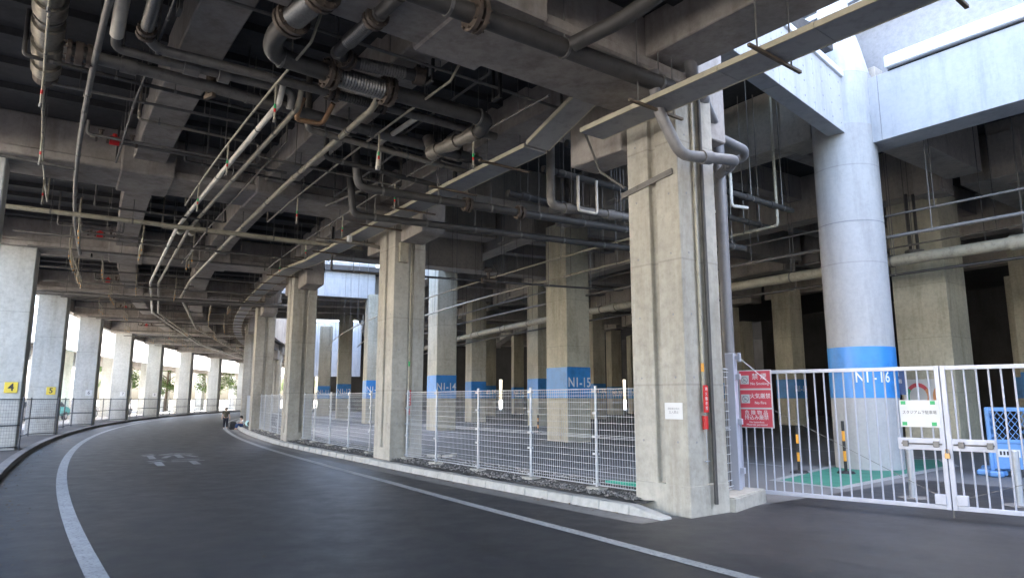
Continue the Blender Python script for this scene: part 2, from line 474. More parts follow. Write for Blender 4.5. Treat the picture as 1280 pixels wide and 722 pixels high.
# ------------------------------------------------------------------ the elevated deck over the road
deck = thing('elevated_deck', 'dark concrete deck on cross girders and long beams roofing the curved road', 'elevated deck', pol(148,-150,6.2))
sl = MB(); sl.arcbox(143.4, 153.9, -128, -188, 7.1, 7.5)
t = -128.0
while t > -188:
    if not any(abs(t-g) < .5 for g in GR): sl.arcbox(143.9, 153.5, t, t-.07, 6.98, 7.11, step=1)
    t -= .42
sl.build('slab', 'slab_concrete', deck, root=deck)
for g in GR:
    mb = MB(); hw = .215
    mb.arcbox(143.3, 153.5, g+hw, g-hw, 6.38, 7.098, step=1)
    mb.arcbox(143.3, 153.5, g+.275, g-.275, 6.2, 6.378, step=1)
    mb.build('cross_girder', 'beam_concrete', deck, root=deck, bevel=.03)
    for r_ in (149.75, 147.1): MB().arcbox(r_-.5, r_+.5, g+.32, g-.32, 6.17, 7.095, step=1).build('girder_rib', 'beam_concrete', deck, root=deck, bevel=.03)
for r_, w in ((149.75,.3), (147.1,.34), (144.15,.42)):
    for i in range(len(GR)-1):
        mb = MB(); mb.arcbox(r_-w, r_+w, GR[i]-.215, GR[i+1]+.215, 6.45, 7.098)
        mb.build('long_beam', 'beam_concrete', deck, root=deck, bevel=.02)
mb = MB(); mb.arcbox(153.51, 153.9, -128, -188, 6.4, 8.0); mb.build('edge_beam', 'beam_concrete', deck, root=deck, bevel=.02)
# corbels either side of each inner pillar head
for g in GR:
    for sgn in (1, -1):
        if g == -143.2 and sgn == 1: continue
        mb = MB(); a0 = g+sgn*.215; a1 = g+sgn*.70
        q_ = rk(g); mb.box8([pol(143.35+q_,a0,5.52),pol(143.98+q_,a0,5.52),pol(143.98+q_,a1,5.56),pol(143.35+q_,a1,5.56),pol(143.35+q_,a0,6.449),pol(143.98+q_,a0,6.449),pol(143.98+q_,a1,6.449),pol(143.35+q_,a1,6.449)])
        mb.build('corbel', 'beam_concrete', deck, root=deck, bevel=.02)

mb = MB(); mb.arcbox(142.1, 143.24, -143.16, -143.5, 5.85, 7.9,step=1); mb.build('corbel','beam_concrete',deck,root=deck,bevel=.02)
# ------------------------------------------------------------------ pillars beside the road
def rot_of(t): return R(t)        # local +x = outward, local +y = backwards along the ring
def road_pillar(label, g, first=None):
    loc = pol(143.68+rk(g)-(.22 if g == -143.2 else 0), g, 0)
    if first is not None: return dup(first, loc, rot_of(g), label)
    t_ = thing('road_pillar', label, 'pillar', loc, rot_of(g), 'pillars along the stadium side of the road')
    h = 6.2; mb = MB()
    a, b = .43, .50
    poly = [(-a,-b),(a,-b),(a,-.07),(a-.09,-.07),(a-.09,.07),(a,.07),(a,b),(.02,b),(.02,b-.08),(-.12,b-.08),(-.12,b),(-a,b)]
    mb.prism(poly, .25, h)
    mb.prism([(-a-.004,-b-.004),(a+.004,-b-.004),(a+.004,b+.004),(-a-.004,b+.004)], -.1, .42)
    mb.build('shaft', 'pillar_concrete', t_, bevel=.012)
    th = MB()
    for z_ in (1.0,1.9,2.8,3.7,4.6,5.5):
        for y_ in (-.32,.32): th.tube([(a+.0005,y_,z_),(a+.003,y_,z_)],.017,8)
        th.tube([(.25,b+.0005,z_),(.25,b+.003,z_)],.017,8)
    th.build('tie_hole', 'parapet_concrete', t_)
    return t_
NUM = ['first','second','third','fourth','fifth','sixth','seventh','eighth','ninth','tenth']
LAB_R = {0:'near thick concrete pillar with a white notice beside the barred gate', 1:'bright concrete pillar with a red pipe tag, mesh fences on both sides',
 2:'concrete pillar third from the gate, between two mesh fence runs', 3:'concrete pillar at the kerb nearest the two children'}
pil = None
for k in range(0, 10):
    lab = LAB_R.get(k, 'far concrete pillar past the children, hidden round the inside of the bend')
    o = road_pillar(lab, GR[4+k], pil)
    if pil is None: pil = o
    if k == 0: P1 = o
    if k == 1: P2 = o
    if k == 2: P3 = o
def outer_pillar(label, g, first=None, grp='pillars along the open side of the road'):
    loc = pol(152.66, g, 0)
    if first is not None: return dup(first, loc, rot_of(g), label)
    t_ = thing('outer_pillar', label, 'pillar', loc, rot_of(g), grp)
    MB().box(-.53,.53,-.5,.5,-.1,6.45).build('shaft', 'outer_pillar_concrete', t_, bevel=.02)
    return t_
OUT = {}
LAB_L = {-1:'shadowed concrete pillar at the very edge, nearest on the open side', 0:'concrete pillar carrying the yellow number four plate', 1:'concrete pillar carrying the yellow number five plate',
 2:'bright concrete pillar just past the pillar marked five', 3:'sunlit concrete pillar second past the pillar marked five', 4:'sunlit concrete pillar third past the pillar marked five',
 5:'sunlit concrete pillar fourth past the pillar marked five', 6:'grey concrete pillar before the greenery at the end of the road'}
first = None
for k in range(-3, 11):
    lab = LAB_L.get(k, 'dim concrete pillar at the far end of the bend' if k > 0 else 'concrete pillar behind the viewpoint on the open side')
    o = outer_pillar(lab, GR[6+k], first)
    if first is None: first = o
    OUT[k] = o
# number plates (on the faces that look back along the road: local +y)
for k, tx, big in ((0,'4','sign_yellow'),(1,'5','sign_yellow'),(2,'6','sign_white'),(3,'7','sign_white'),(4,'8','sign_white')):
    g = GR[6+k]; c = pol(152.66, g, 0); ex = Vector((math.cos(R(g)),math.sin(R(g)),0)); ey = Vector((-math.sin(R(g)),math.cos(R(g)),0))
    p = c + ey*.515 + ex*(-.27) + Vector((0,0,1.93))
    t_ = thing('number_plate', ('yellow' if k < 2 else 'white')+' plate with a black %s fixed to a concrete pillar' % tx, 'number plate', p, rot_of(g), 'pillar number plates')
    MB().box(-.165,.165,-.012,.012,-.16,.16).build('plate', big, t_, bevel=.004)
    text('numeral', tx, .30 if k < 2 else .26, 'ink' if k < 2 else 'grey_ink', p+ey*.014, -ex, (0,0,1), t_, t_, bold=.006)

# ------------------------------------------------------------------ stand deck above the car park (higher)
stand = thing('stand_deck', 'dark beamed concrete deck roofing the car park behind the mesh fences', 'elevated deck', pol(125,-150,8.3))
def opening(r_, t):
    return 136.0 < r_ < 143.4 and (t > -143.1 or -158.2 < t < -151.7 or -174 < t < -166)
segs = [(143.4,136.0,-143.62,-151.7),(143.4,136.0,-158.2,-166),(143.4,136.0,-174,-190),(136.0,60,-143.9,-190),(133.55,60,-118,-143.895)]
for i, (r1, r0, t0, t1) in enumerate(segs):
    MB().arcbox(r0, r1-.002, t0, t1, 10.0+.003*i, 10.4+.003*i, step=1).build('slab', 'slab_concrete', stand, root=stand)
NG = [-129.3,-134.1,-138.9,-143.75,-149.0,-153.7,-158.5,-163.3,-168.0,-172.8,-177.6]
for r_ in (134.9, 127.4, 119.5, 111.5):
    for i in range(len(NG)-1):
        if r_ == 134.9 and i < 3: continue
        mb = MB(); mb.arcbox(r_-.4, r_+.4, NG[i]-.30, NG[i+1]+.30, 8.3, 9.998)
        for q in (.33, .67):
            tq = NG[i]+(NG[i+1]-NG[i])*q; mb.arcbox(r_-.48, r_+.48, tq+.12, tq-.12, 8.45, 9.6, step=1)
        for tq in (NG[i]-.5, NG[i+1]+.5): mb.arcbox(r_-.5, r_+.5, tq+.18, tq-.18, 8.22, 9.6, step=1)
        mb.build('ring_beam', 'lit_stand_concrete', stand, root=stand, bevel=.015)
for t in NG[3:]:
    for a, b in ((134.4,127.9),(126.9,120.0),(119.0,112.0)):
        mb = MB(); mb.arcbox(b, a, t+.22, t-.22, 8.5, 9.997, step=1); mb.build('cross_beam', 'lit_stand_concrete', stand, root=stand, bevel=.015)
for i in range(3, len(NG)-1):
    for q in (.25,.5,.75):
        t = NG[i]+(NG[i+1]-NG[i])*q
        mb = MB(); mb.arcbox(112, 134.4, t+.12, t-.12, 9.1, 9.996, step=1); mb.build('joist', 'beam_concrete', stand, root=stand)
# beams spanning between the two decks
for t in (-145.9,-148.6,-150.9,-151.45,-158.9,-160.3,-161.8,-163.5,-165.5):
    mb = MB(); mb.arcbox(135.4, 143.04, t+.2, t-.2, 8.7 if t != -151.45 else 7.45, 9.995, step=1); mb.build('link_beam', 'lit_stand_concrete', stand, root=stand, bevel=.015)
mb = MB(); mb.arcbox(143.05, 143.38, -143.1, -190, 7.1, 9.99); mb.build('upstand', 'beam_concrete', stand, root=stand)

# car-park pillars
def inner_pillar(label, X, Y, t, hx=.55, hy=.70, band=True, number=None, h=8.5, name='car_park_pillar', first=None):
    c = Vector((X,Y,0))
    if first is not None: t_ = dup(first, c, R(t), label)
    else:
        t_ = thing(name, label, 'pillar', c, R(t), 'pillars in the car park')
        MB().box(-hx,hx,-hy,hy,-.1,h).build('shaft', 'inner_pillar_concrete', t_, bevel=.02)
        if band: MB().box(-hx-.006,hx+.006,-hy-.006,hy+.006,1.62,2.80).build('painted_band', 'blue_band', t_, bevel=.01)
    if number:
        ex = Vector((math.cos(R(t)),math.sin(R(t)),0)); ey = Vector((-math.sin(R(t)),math.cos(R(t)),0))
        text('number', number, .52, 'letter_white', c+ey*(hy+.009)+ex*(-.02)+Vector((0,0,2.2)), -ex, (0,0,1), t_, t_, sx=.8, bold=.006)
    return t_
proto = inner_pillar('big pillar with a blue band lettered N1-15', 2.2, 26.9, -149.0, number='N1-15')
def cp(label, X, Y, t, number=None):
    return inner_pillar(label, X, Y, t, number=number, first=protoN)
# a prototype without a number for the copies
protoN = inner_pillar('tall car park pillar with a blue band lettered N1-14', -3.70, 36.15, -153.6, number=None)
def addnum(t_, X, Y, t, s, hy=.70):
    ex = Vector((math.cos(R(t)),math.sin(R(t)),0)); ey = Vector((-math.sin(R(t)),math.cos(R(t)),0))
    text('number', s, .52, 'letter_white', Vector((X,Y,2.2))+ey*(hy+.009), -ex, (0,0,1), t_, t_, sx=.8, bold=.006)
far = [(-9.3,46.0,-158.4,'pale pillar with a blue band glimpsed beside the bright kerb pillar','N1-13'),
 (-14.0,57.3,-163.2,'distant pillar with a blue band lettered N1-12','N1-12'),
 (-18.0,66.0,-168.0,'farthest pillar lettered N1-11 in the bright opening','N1-11')]
FP = [cp(l,x,y,t) for x,y,t,l,_ in far]
FP += [cp('olive pillar just beside the N1-15 pillar, no band visible through the mesh',1.75,42.0,-154.5), cp('slim olive pillar right of the N1-14 pillar',-2.6,49.2,-158.4)]
addnum(protoN, -3.70, 36.15, -153.6, 'N1-14')
for o,(x,y,t,l,s) in zip(FP, far): addnum(o, x, y, t, s)
N2 = inner_pillar('wide pillar behind the gate with a colourful ring map on it', 14.35, 23.2, -144.5, .75, .85, band=False, name='car_park_pillar')
rest = [(8.2,32.4,-149.5),(17.6,43.4,-152.4),(16.6,52.3,-156.0),(-2.2,64.5,-164.8),(.6,74.0,-170),(10.4,70.0,-166),(13.5,76.0,-170),(24.0,31.0,-146),(6.8,56.0,-160),(29,46,-152),(33.0,37.0,-146.0),(24.5,21.5,-140.5),(4.5,82,-172),(21,62,-160),(30,60,-160),(26.5,52,-156),(12.4,60,-161),(18.5,70,-166),(25,74,-168),(35,55,-156),(2.2,68.5,-167),(8.8,83,-172),(38.5,46,-150),(29,38.2,-148),(15,52,-157)]
labs = {1:'squat olive pillar with a blue band seen left of the round pillar', 3:'distant banded pillar left of the N1-15 pillar'}
for i,(x,y,t) in enumerate(rest):
    cp(labs.get(i, 'dim banded pillar standing deep in the dark car park'), x, y, t)
# the great round pillar N1-16
cr = Vector((8.42,16.55,0)); tr16 = -143.75
rp = thing('round_pillar', 'huge pale rounded pillar with a blue band lettered N1-16 behind the gate', 'pillar', cr, R(tr16), 'pillars in the car park')
def rprof(rad):
    pts = []
    for i in range(25):
        a = math.pi*2*(i/32)-math.pi*.15           # rounded outside, two flats towards the inside
        pts.append((rad*math.cos(a), rad*math.sin(a)))
    pts.append((-rad*.62, -rad*.92)); pts.append((rad*.35,-rad*1.0))
    return pts
def rprof2(rad):
    pts = []
    for i in range(29):
        a = R(-40+ i*240/28)
        pts.append((rad*math.cos(a), rad*math.sin(a)))
    pts += [(-rad*.55,-rad*.93),(rad*.1,-rad*1.02)]
    return pts
MB().prism(rprof2(.76), -.1, 8.25).build('shaft', 'shaded_round_concrete', rp, smooth=True)
MB().prism(rprof2(.755), 8.25, 9.6).build('pillar_head', 'wall_concrete', rp, smooth=True)
ph = MB(); ph.tube([(0,0,9.6),(0,0,9.9),(0,0,10.4),(0,0,10.9),(0,0,11.5),(0,0,15)],[.74,.68,.58,.46,.37,.34],24,bend=False); ph.build('flared_neck', 'wall_concrete', rp, smooth=True)
MB().prism(rprof2(.766), 1.62, 2.80).build('painted_band', 'blue_band', rp, smooth=True)
mb = MB(); mb.prism(rprof2(.765), 5.79, 5.81); mb.build('pour_joint', 'parapet_concrete', rp, smooth=True)
for k_, ch in enumerate('N1-16'):
    a_ = R(-97+(k_-2)*11.5)
    text('number', ch, .34, 'letter_white', cr+Vector((math.cos(a_),math.sin(a_),0))*.770+Vector((0,0,2.08)), (-math.sin(a_),math.cos(a_),0), (0,0,1), rp, rp, sx=.8, bold=.004)

# ------------------------------------------------------------------ bright light-well walls
def flatwall(name, label, cat, a, b, z0, z1, th, mat, cap=None, joints=0):
    a = Vector(a); b = Vector(b); d = (b-a); L = d.length; d.normalize(); ang = math.atan2(d.y,d.x)
    t_ = thing(name, label, cat, (a.x,a.y,z0), ang)
    n = max(1, joints); mb = MB(); w = L/n
    for i in range(n): mb.box(i*w+(.012 if i else 0), (i+1)*w, -th/2, th/2, 0, z1-z0)
    mb.build('panel', mat, t_, bevel=.008)
    if cap: MB().box(-.05,L+.02,-th/2-cap[0],th/2+cap[0],z1-z0+.002,z1-z0+cap[1]).build('coping','coping_white',t_,bevel=.01)
    return t_, L
A1 = pol(143.0,-143.28); A2 = pol(135.55,-143.74)
w1, L1 = flatwall('parapet_wall','pale panelled light-well wall with tie holes running from the gate pillar to the round pillar','wall',A1,A2,8.0,9.45,.4,'wall_concrete',(.06,.17),4)
mb = MB()
for i in range(14):
    for z_ in (.2,.55,.9,1.25):
        mb.tube([(.25+i*L1/14,.198,z_),(.25+i*L1/14,.2035,z_)],.022,8)
        mb.tube([(.25+i*L1/14,-.198,z_),(.25+i*L1/14,-.2035,z_)],.022,8)
mb.build('tie_hole','parapet_concrete',w1)
w2 = thing('ring_wall_beam','long pale light-well beam with a white coping right of the round pillar','beam',pol(135.2,-139,8.0))
MB().arcbox(134.2,135.0,-123,-143.72,7.77,9.44).build('beam_web','wall_concrete',w2,root=w2,bevel=.01)
MB().arcbox(134.1,135.12,-123,-143.3,9.5,9.8).build('coping','coping_white',w2,root=w2,bevel=.02)
MB().arcbox(134.3,134.95,-123,-143.3,9.441,9.499).build('drip_groove','ink',w2,root=w2)
for k_ in range(9): MB().arcbox(135.0,135.004,-127-k_*2.05,-127.006-k_*2.05,7.78,9.43).build('panel_joint','parapet_concrete',w2,root=w2)
w3 = thing('upper_parapet','grey upper parapet with white coping above the light-well beam','wall',pol(133.6,-139,10.4))
MB().arcbox(133.6,134.0,-120,-143.8,9.5,11.3).build('panel','parapet_concrete',w3,root=w3)
MB().arcbox(133.5,134.15,-120,-143.8,11.31,11.7).build('coping','coping_white',w3,root=w3,bevel=.02)
mb = MB()
for t in (-126,-130.5,-135.0,-139.4): mb.tube([pol(134.01,t,9.85),pol(134.01,t,11.3)],.03,6)
mb.build('joint_strip','parapet_concrete',w3,root=w3)
MB().tube(arc(134.0,-120,-143.9,12.1),.05,8,bend=False).build('handrail','coping_white',w3,root=w3)
w4 = thing('louvred_wall','pale louvred stadium wall high above the light well','wall',pol(130,-139,13))
mb = MB()
for i in range(18): mb.arcbox(129.6,130.0,-120,-146,12.9+i*.3,13.08+i*.3,step=2)
mb.build('louvre','louvre_grey',w4,root=w4)
MB().arcbox(129.0,129.58,-120,-190,10.45,48,step=2).build('panel','coping_white',w4,root=w4)  # unseen height added to keep direct sun out of the light wells
# second light well further on
B1 = pol(143.0,-158.3); B2 = pol(136.3,-158.45)
w5,_ = flatwall('parapet_wall','small pale light-well wall seen high between two kerb pillars','wall',B1,B2,8.3,10.6,.4,'wall_concrete',(.05,.14),4)
w6 = thing('ring_wall_beam','distant pale light-well beam above the bright car park opening','beam',pol(135,-156,8.3))
MB().arcbox(134.25,134.48,-154.0,-158.2,10.2,12.5).build('panel','parapet_concrete',w6,root=w6)
C1 = pol(143.0,-174); C2 = pol(136.2,-174.0)
w7,_ = flatwall('parapet_wall','far white wall closing the bright gap behind the kerb pillars','wall',C1,C2,4.2,10.6,.4,'wall_concrete',(.05,.14),4)

# ------------------------------------------------------------------ mesh fences
def fence_panel(mb, x0, x1, z0, z1, y=0.0, vs=.055, wire=.0034):
    n = int((x1-x0)/vs)
    for i in range(n+1):
        x = x0+(x1-x0)*i/n; mb.bar((x,y,z0),(x,y,z1),wire,wire)
    nz = 14
    for j in range(nz+1):
        z = z0+(z1-z0)*j/nz; mb.bar((x0,y-.004,z),(x1,y-.004,z),wire*1.5,wire*1.5)
    for zc in (z0+.03, (z0+z1)/2, z1-.03):
        for dz in (-.022, .022): mb.bar((x0,y-.022,zc+dz),(x1,y-.022,zc+dz),wire*1.6,wire*1.6)
def mesh_fence(label, posts, g, first=None, wire='fence_wire'):
    loc = pol(143.7+rk(g-1.8), g, .17)
    if first is not None: return dup(first, loc, rot_of(g), label)
    t_ = thing('mesh_fence', label, 'fence', loc, rot_of(g), 'mesh fences along the stadium side')
    inv = t_.matrix_basis.inverted()
    P = [inv @ pol(143.7+rk(g-1.8), g+d, .17) for d in posts]
    ends = [inv @ pol(143.7+rk(g-1.8), g+d, .17) for d in (-.235, -3.6+.235)]
    for p in P:
        mb = MB(); mb.tube([(p.x,p.y,-.02),(p.x,p.y,1.62)],.026,10); mb.tube([(p.x,p.y,1.62),(p.x,p.y,1.64)],.03,10)
        po = mb.build('post', 'galvanised', t_, smooth=True)
        MB().box(p.x-.11,p.x+.11,p.y-.15,p.y+.15,-.10,.035).build('footing', 'block_concrete', po, bevel=.01)
        mb = MB()
        for z in (.08,.55,.82,1.2,1.55): mb.box(p.x-.015,p.x+.045,p.y-.05,p.y+.05,z-.018,z+.018)
        mb.build('clamp', 'galvanised', po)
    Q = [ends[0]]+P+[ends[1]] if abs(posts[-1]+3.365) > .1 else [ends[0]]+P
    for a, b in zip(Q, Q[1:]):
        mb = MB(); L = (b-a).xy.length; fence_panel(mb, 0, L, .06, 1.59)
        ang = math.atan2(b.y-a.y, b.x-a.x); M = Matrix.Translation((a.x+.03,a.y,0)) @ Matrix.Rotation(ang,4,'Z')
        mb.v = [tuple(M @ Vector(v)) for v in mb.v]
        mb.build('panel', wire, t_)
    return t_
fp = mesh_fence('grey welded mesh fence between the gate pillar and the pillar with the red tag', (-.61,-1.31,-2.03,-2.75,-3.36), -143.2)
for k in range(1, 9):
    o = mesh_fence({1:'grey mesh fence run second from the gate, right of the third kerb pillar', 2:'short looking mesh fence run between the third and fourth kerb pillars'}.get(k,'far mesh fence run beyond the children, hidden round the bend'), None, GR[4+k], fp); o.scale = (1, (GR[4+k]-GR[5+k])/3.6, 1)

def side_fence(label, g, first=None):
    loc = pol(152.9, g, .10)
    if first is not None: return dup(first, loc, rot_of(g), label)
    t_ = thing('side_fence', label, 'fence', loc, rot_of(g), 'dark mesh fences on the open side')
    inv = t_.matrix_basis.inverted()
    q = [inv @ pol(152.9,g-d,.10) for d in (.19,.9,1.65,2.4,3.15)]+[inv @ pol(152.05,g-3.42,.10)]
    for p in q:
        mb = MB(); mb.tube([(p.x,p.y,-.02),(p.x,p.y,1.55)],.03,8); mb.build('post','dark_wire',t_,smooth=True)
    for a, b in zip(q, q[1:]):
        mb = MB(); L = (b-a).xy.length; fence_panel(mb, 0, L, .06, 1.48, vs=.075)
        for z in (.10,.72,1.48): mb.bar((0,0,z),(L,0,z),.03,.035)
        ang = math.atan2(b.y-a.y, b.x-a.x); M = Matrix.Translation((a.x,a.y,0)) @ Matrix.Rotation(ang,4,'Z')
        mb.v = [tuple(M @ Vector(v)) for v in mb.v]
        mb.build('panel','dark_wire',t_)
    return t_
sf = side_fence('dark mesh fence run between the pillars marked four and five', -150.4)
for k in (-2,-1,1,2,3,4,5,6,7,8):
    o = side_fence({-1:'dark mesh fence run in front of the pillar marked four', 1:'dark mesh fence run just past the pillar marked five', 2:'mesh fence run second past the pillar marked five', 3:'mesh fence run third past the pillar marked five', 4:'mesh fence run fourth past the pillar marked five', 5:'mesh fence run by the grey pillar at the end of the road',6:'mesh fence run before the greenery at the far bend'}.get(k,'dark mesh fence run out of sight along the open side'), GR[6+k], sf); o.scale = (1, (GR[6+k]-GR[7+k])/3.6, 1)

# ------------------------------------------------------------------ gate
GA, GB = Vector((3.70,11.40,0)), Vector((5.95,9.55,0))
gd = (GB-GA).normalized(); gang = math.atan2(gd.y,gd.x); GL = (GB-GA).length
gnorm = Vector((gd.y,-gd.x,0))                # towards the viewer
if gnorm.y > 0: gnorm = -gnorm
def gate_leaf(label, loc, flip):
    t_ = thing('gate_leaf', label, 'gate', loc, gang, 'leaves of the barred gate')
    L = GL-.012
    mb = MB(); z0, z1 = .12, 2.05
    for x in (.03, L-.03): mb.box(x-.03,x+.03,-.03,.03,z0,z1)
    mb.box(.0605,L-.0605,-.028,.028,z1-.055,z1-.002); mb.box(.0605,L-.0605,-.028,.028,z0+.002,z0+.06)
    mb.build('frame','gate_paint',t_,bevel=.004)
    nb = 21
    for i in range(1, nb):
        x = L*i/nb
        MB().tube([(x,0,z0+.06),(x,0,z1-.055)],.0125,8).build('bar','gate_paint',t_,smooth=True)
    xa, xb = (.05, L-.05) if not flip else (L-.05, .05)
    MB().tube([(xa,.035,z1-.35 if not flip else z1-.8),(xb,.035,z0+.12)],.004,6).build('tension_wire','rod_steel',t_)
    MB().box(min(xb,xb-.14*(1 if not flip else -1)),max(xb,xb-.14*(1 if not flip else -1)),-.045,.045,z0+.06,z0+.2).build('gusset','gate_paint',t_,bevel=.01)
    # latch rail
    if not flip: x0, x1 = L-.58, L-.03
    else: x0, x1 = .03, .55
    lr = MB().box(x0,x1,-.022,.022,.90,1.06); lr = lr.build('latch_rail','gate_paint',t_,bevel=.004)
    MB().tube([(x0+.05,-.05,.985),(x1-.01,-.05,.985)],.011,8).build('bolt','rod_steel',lr,smooth=True)
    mb = MB()
    for x in ((x0+.10,x1-.08) if not flip else (x0+.14,x1-.06)): mb.box(x-.035,x+.035,-.072,-.025,.945,1.025)
    mb.build('bolt_keeper','rod_steel',lr,bevel=.005)
    return t_
g1 = gate_leaf('white barred gate leaf carrying the red no smoking sign', GA, False)
g2 = gate_leaf('white barred gate leaf cut off by the edge, past the latch', GB, True)
MB().tube([(0.0,0,.02),(0.0,0,.12)],.008,6).build('drop_bolt','rod_steel',g2)
pl = MB().box(-.03,.03,-.085,-.035,.80,.87)
pl.tube([(-.02,-.06,.87),(-.02,-.06,.92),(.02,-.06,.92),(.02,-.06,.87)],.006,6)
M_ = Matrix.Translation(GB) @ Matrix.Rotation(gang,4,'Z'); pl.v = [tuple(M_ @ Vector(v)) for v in pl.v]
tag(pl.build('padlock','brass',bevel=.003), 'small brass padlock hanging where the two gate leaves meet', 'padlock')
# gate post on its concrete block
bl = thing('concrete_block', 'low pale concrete block under the gate post', 'block', (3.40,10.85,0), math.atan2(.78,.62))
MB().box(-.72,.62,-.30,.28,-.05,.20).build('block','block_concrete',bl,bevel=.02,seg=2)
gp = thing('gate_post', 'tall square white gate post standing on the concrete block', 'post', (3.52,11.02,.2), gang)
MB().box(-.07,.07,-.07,.07,.003,2.12).build('post','gate_paint',gp,bevel=.006)
mb = MB(); mb.box(.07,.16,-.02,.02,2.02,2.08); mb.box(.12,.16,-.03,.03,1.98,2.12); mb.build('hinge_bracket','gate_paint',gp,bevel=.004)
MB().tube([(.14,0,2.04),(.62,-.02,1.62)],.006,6).build('stay_rod','galvanised',gp)
mb = MB()
for z in (.25,1.0,1.7): mb.box(.071,.14,-.03,.03,z,z+.09)
mb.build('hinge','gate_paint',gp,bevel=.004)
# stub of mesh fence between pillar and post
sfl = thing('mesh_fence', 'narrow mesh fence piece closing the gap beside the gate post', 'fence', (2.98,10.42,.12), math.atan2(10.98-10.42,3.44-2.98))
mb = MB(); fence_panel(mb, .02, .70, .1, 1.95, vs=.09, wire=.006); mb.build('panel','fence_wire',sfl)
mb = MB(); mb.tube([(0,0,-.1),(0,0,1.98)],.022,8); mb.tube([(0,0,1.98),(.1,0,1.98)],.02,8)
for z in (.3,1.1,1.8): mb.box(-.05,.05,-.04,.04,z-.03,z+.03)
mb.build('post','dark_wire',sfl,smooth=True)

def gate_pt(s, z, off): return GA + gd*(GL*s) + gnorm*off + Vector((0,0,z))
# red sign
sp = gate_pt(.115, 1.60, .033); sg = thing('warning_sign', 'red and white three part no smoking sign wired to the gate', 'sign', sp, gang)
MB().box(-.27,.27,-.005,.005,-.46,.46).build('board','sign_white',sg,bevel=.002)
for zc in (.305, 0, -.305):
    pn = MB().box(-.25,.25,-.008,-.0055,zc-.14,zc+.14).build('red_panel','sign_red',sg)
    F_ = sp+gnorm*.0095
    def tx(s, size, dx, dz, sx=1.0, b=.0): text('lettering', s, size, 'letter_white', F_+gd*dx+Vector((0,0,zc+dz)), gd, (0,0,1), pn, sg, sx=sx, bold=b, ext=.0008)
    if zc > .2: tx('禁 煙', .105, .075, .045, 1.0, 0); tx('No Smoking', .062, .075, -.065, .95, 0)
    elif zc > -.1: tx('火気厳禁', .088, .075, .04, .95, 0); tx('No Fire', .062, .075, -.065, .95, 0)
    else:
        tx('危 険 物 品', .082, 0, .08, .95, 0); tx('持込み厳禁', .082, 0, .005, .95, 0)
        tx('No hazardous', .042, 0, -.065, 1, 0); tx('Materials permitted', .042, 0, -.105, 1, 0)
    if zc > -.1:
        sq = MB().box(-.235,-.095,-.011,-.0085,zc-.07,zc+.07).build('pictogram','sign_white',sg)
        mb = MB()
        ring = [(-.165+.05*math.cos(a*math.pi/12), -.0125, zc+.05*math.sin(a*math.pi/12)) for a in range(25)]
        mb.tube(ring,.0045,6,cap=False,bend=False); mb.bar((-.2,-.0125,zc+.035),(-.13,-.0125,zc-.035),.004,.008)
        mb.bar((-.19,-.012,zc-.012),(-.145,-.012,zc-.012),.003,.012)
        mb.build('pictogram_ring','grey_ink',sq)
# white notice on the gate
sp = gate_pt(.90, 1.395, .033); sg = thing('gate_notice', 'laminated white car park notice with green tape corners on the gate', 'notice', sp, gang)
MB().box(-.24,.24,-.003,.003,-.185,.185).build('sheet','sign_white',sg)
for x in (-.19,.17):
    for z in (.15,-.14): MB().box(x-.03,x+.03,-.0055,-.0035,z-.025,z+.025).build('tape','green_paint',sg)
text('lettering','スタジアム下駐車場',.055,'ink',sp+gnorm*.0045+Vector((0,0,.015)),gd,(0,0,1),sg,sg,sx=.85,ext=.0005)
# notice on the near pillar (its road face is local +x)
ex = Vector((math.cos(R(-143.2)),math.sin(R(-143.2)),0)); ey = Vector((-math.sin(R(-143.2)),math.cos(R(-143.2)),0))
pc = pol(143.46,-143.2,0)
sp = pc+ex*.437+ey*.27+Vector((0,0,1.43)); sg = thing('paper_notice', 'small white paper notice stuck to the near concrete pillar', 'notice', sp, R(-143.2))
MB().box(-.002,.002,-.16,.16,-.115,.115).build('sheet','sign_white',sg)
text('lettering','関係者以外の',.034,'grey_ink',sp+ex*.003+Vector((0,0,.03)),ey,(0,0,1),sg,sg,ext=.0003)
text('lettering','立入禁止',.045,'grey_ink',sp+ex*.003+Vector((0,0,-.02)),ey,(0,0,1),sg,sg,ext=.0003)
# thin riser pipes with red tags on the pillars' back-facing sides
def riser(t_pillar, label, lx, z0, z1, mark, rz=1.62):
    ly = .535
    root = thing('riser_pipe', label, 'pipe', t_pillar.location.copy(), t_pillar.rotation_euler.z)
    MB().tube([(lx,ly,z0),(lx,ly,z1)],.022,8).build('pipe_run','cream_pipe',root,smooth=True)
    MB().tube([(lx,ly,z1-3.6 if mark=='green_paint' else 1.98),(lx,ly,(z1-3.6 if mark=='green_paint' else 1.98)+.12)],.0235,8).build('colour_band',mark,root,smooth=True)
    tg = MB().box(lx-.05,lx+.05,ly+.025,ly+.045,rz-.19,rz+.19).build('red_tag','red_paint',root,bevel=.004)
    b = root.matrix_basis
    for i, ch in enumerate('消火散水栓'):
        p = b @ Vector((lx,ly+.047,rz+.135-.067*i))
        text('lettering', ch, .058, 'letter_white', p, b.to_3x3() @ Vector((-1,0,0)), (0,0,1), tg, root, ext=.0004)
    MB().tube([(lx,ly+.01,rz-.42),(lx,ly+.01,rz-.24)],.042,10).build('valve_box','red_paint',root,smooth=True)
    mb = MB(); mb.tube([(lx,ly+.02,rz-.9),(lx,ly+.02,rz-.42)],.004,6); mb.tube([(lx-.05,ly+.02,rz-.86),(lx+.05,ly+.02,rz-.86)],.008,6); mb.build('pull_chain','galvanised',root)
    return root
riser(P1,'thin riser pipe with a red tag and yellow band on the near pillar', .10, 1.55, 6.1, 'orange_tape', 1.60)
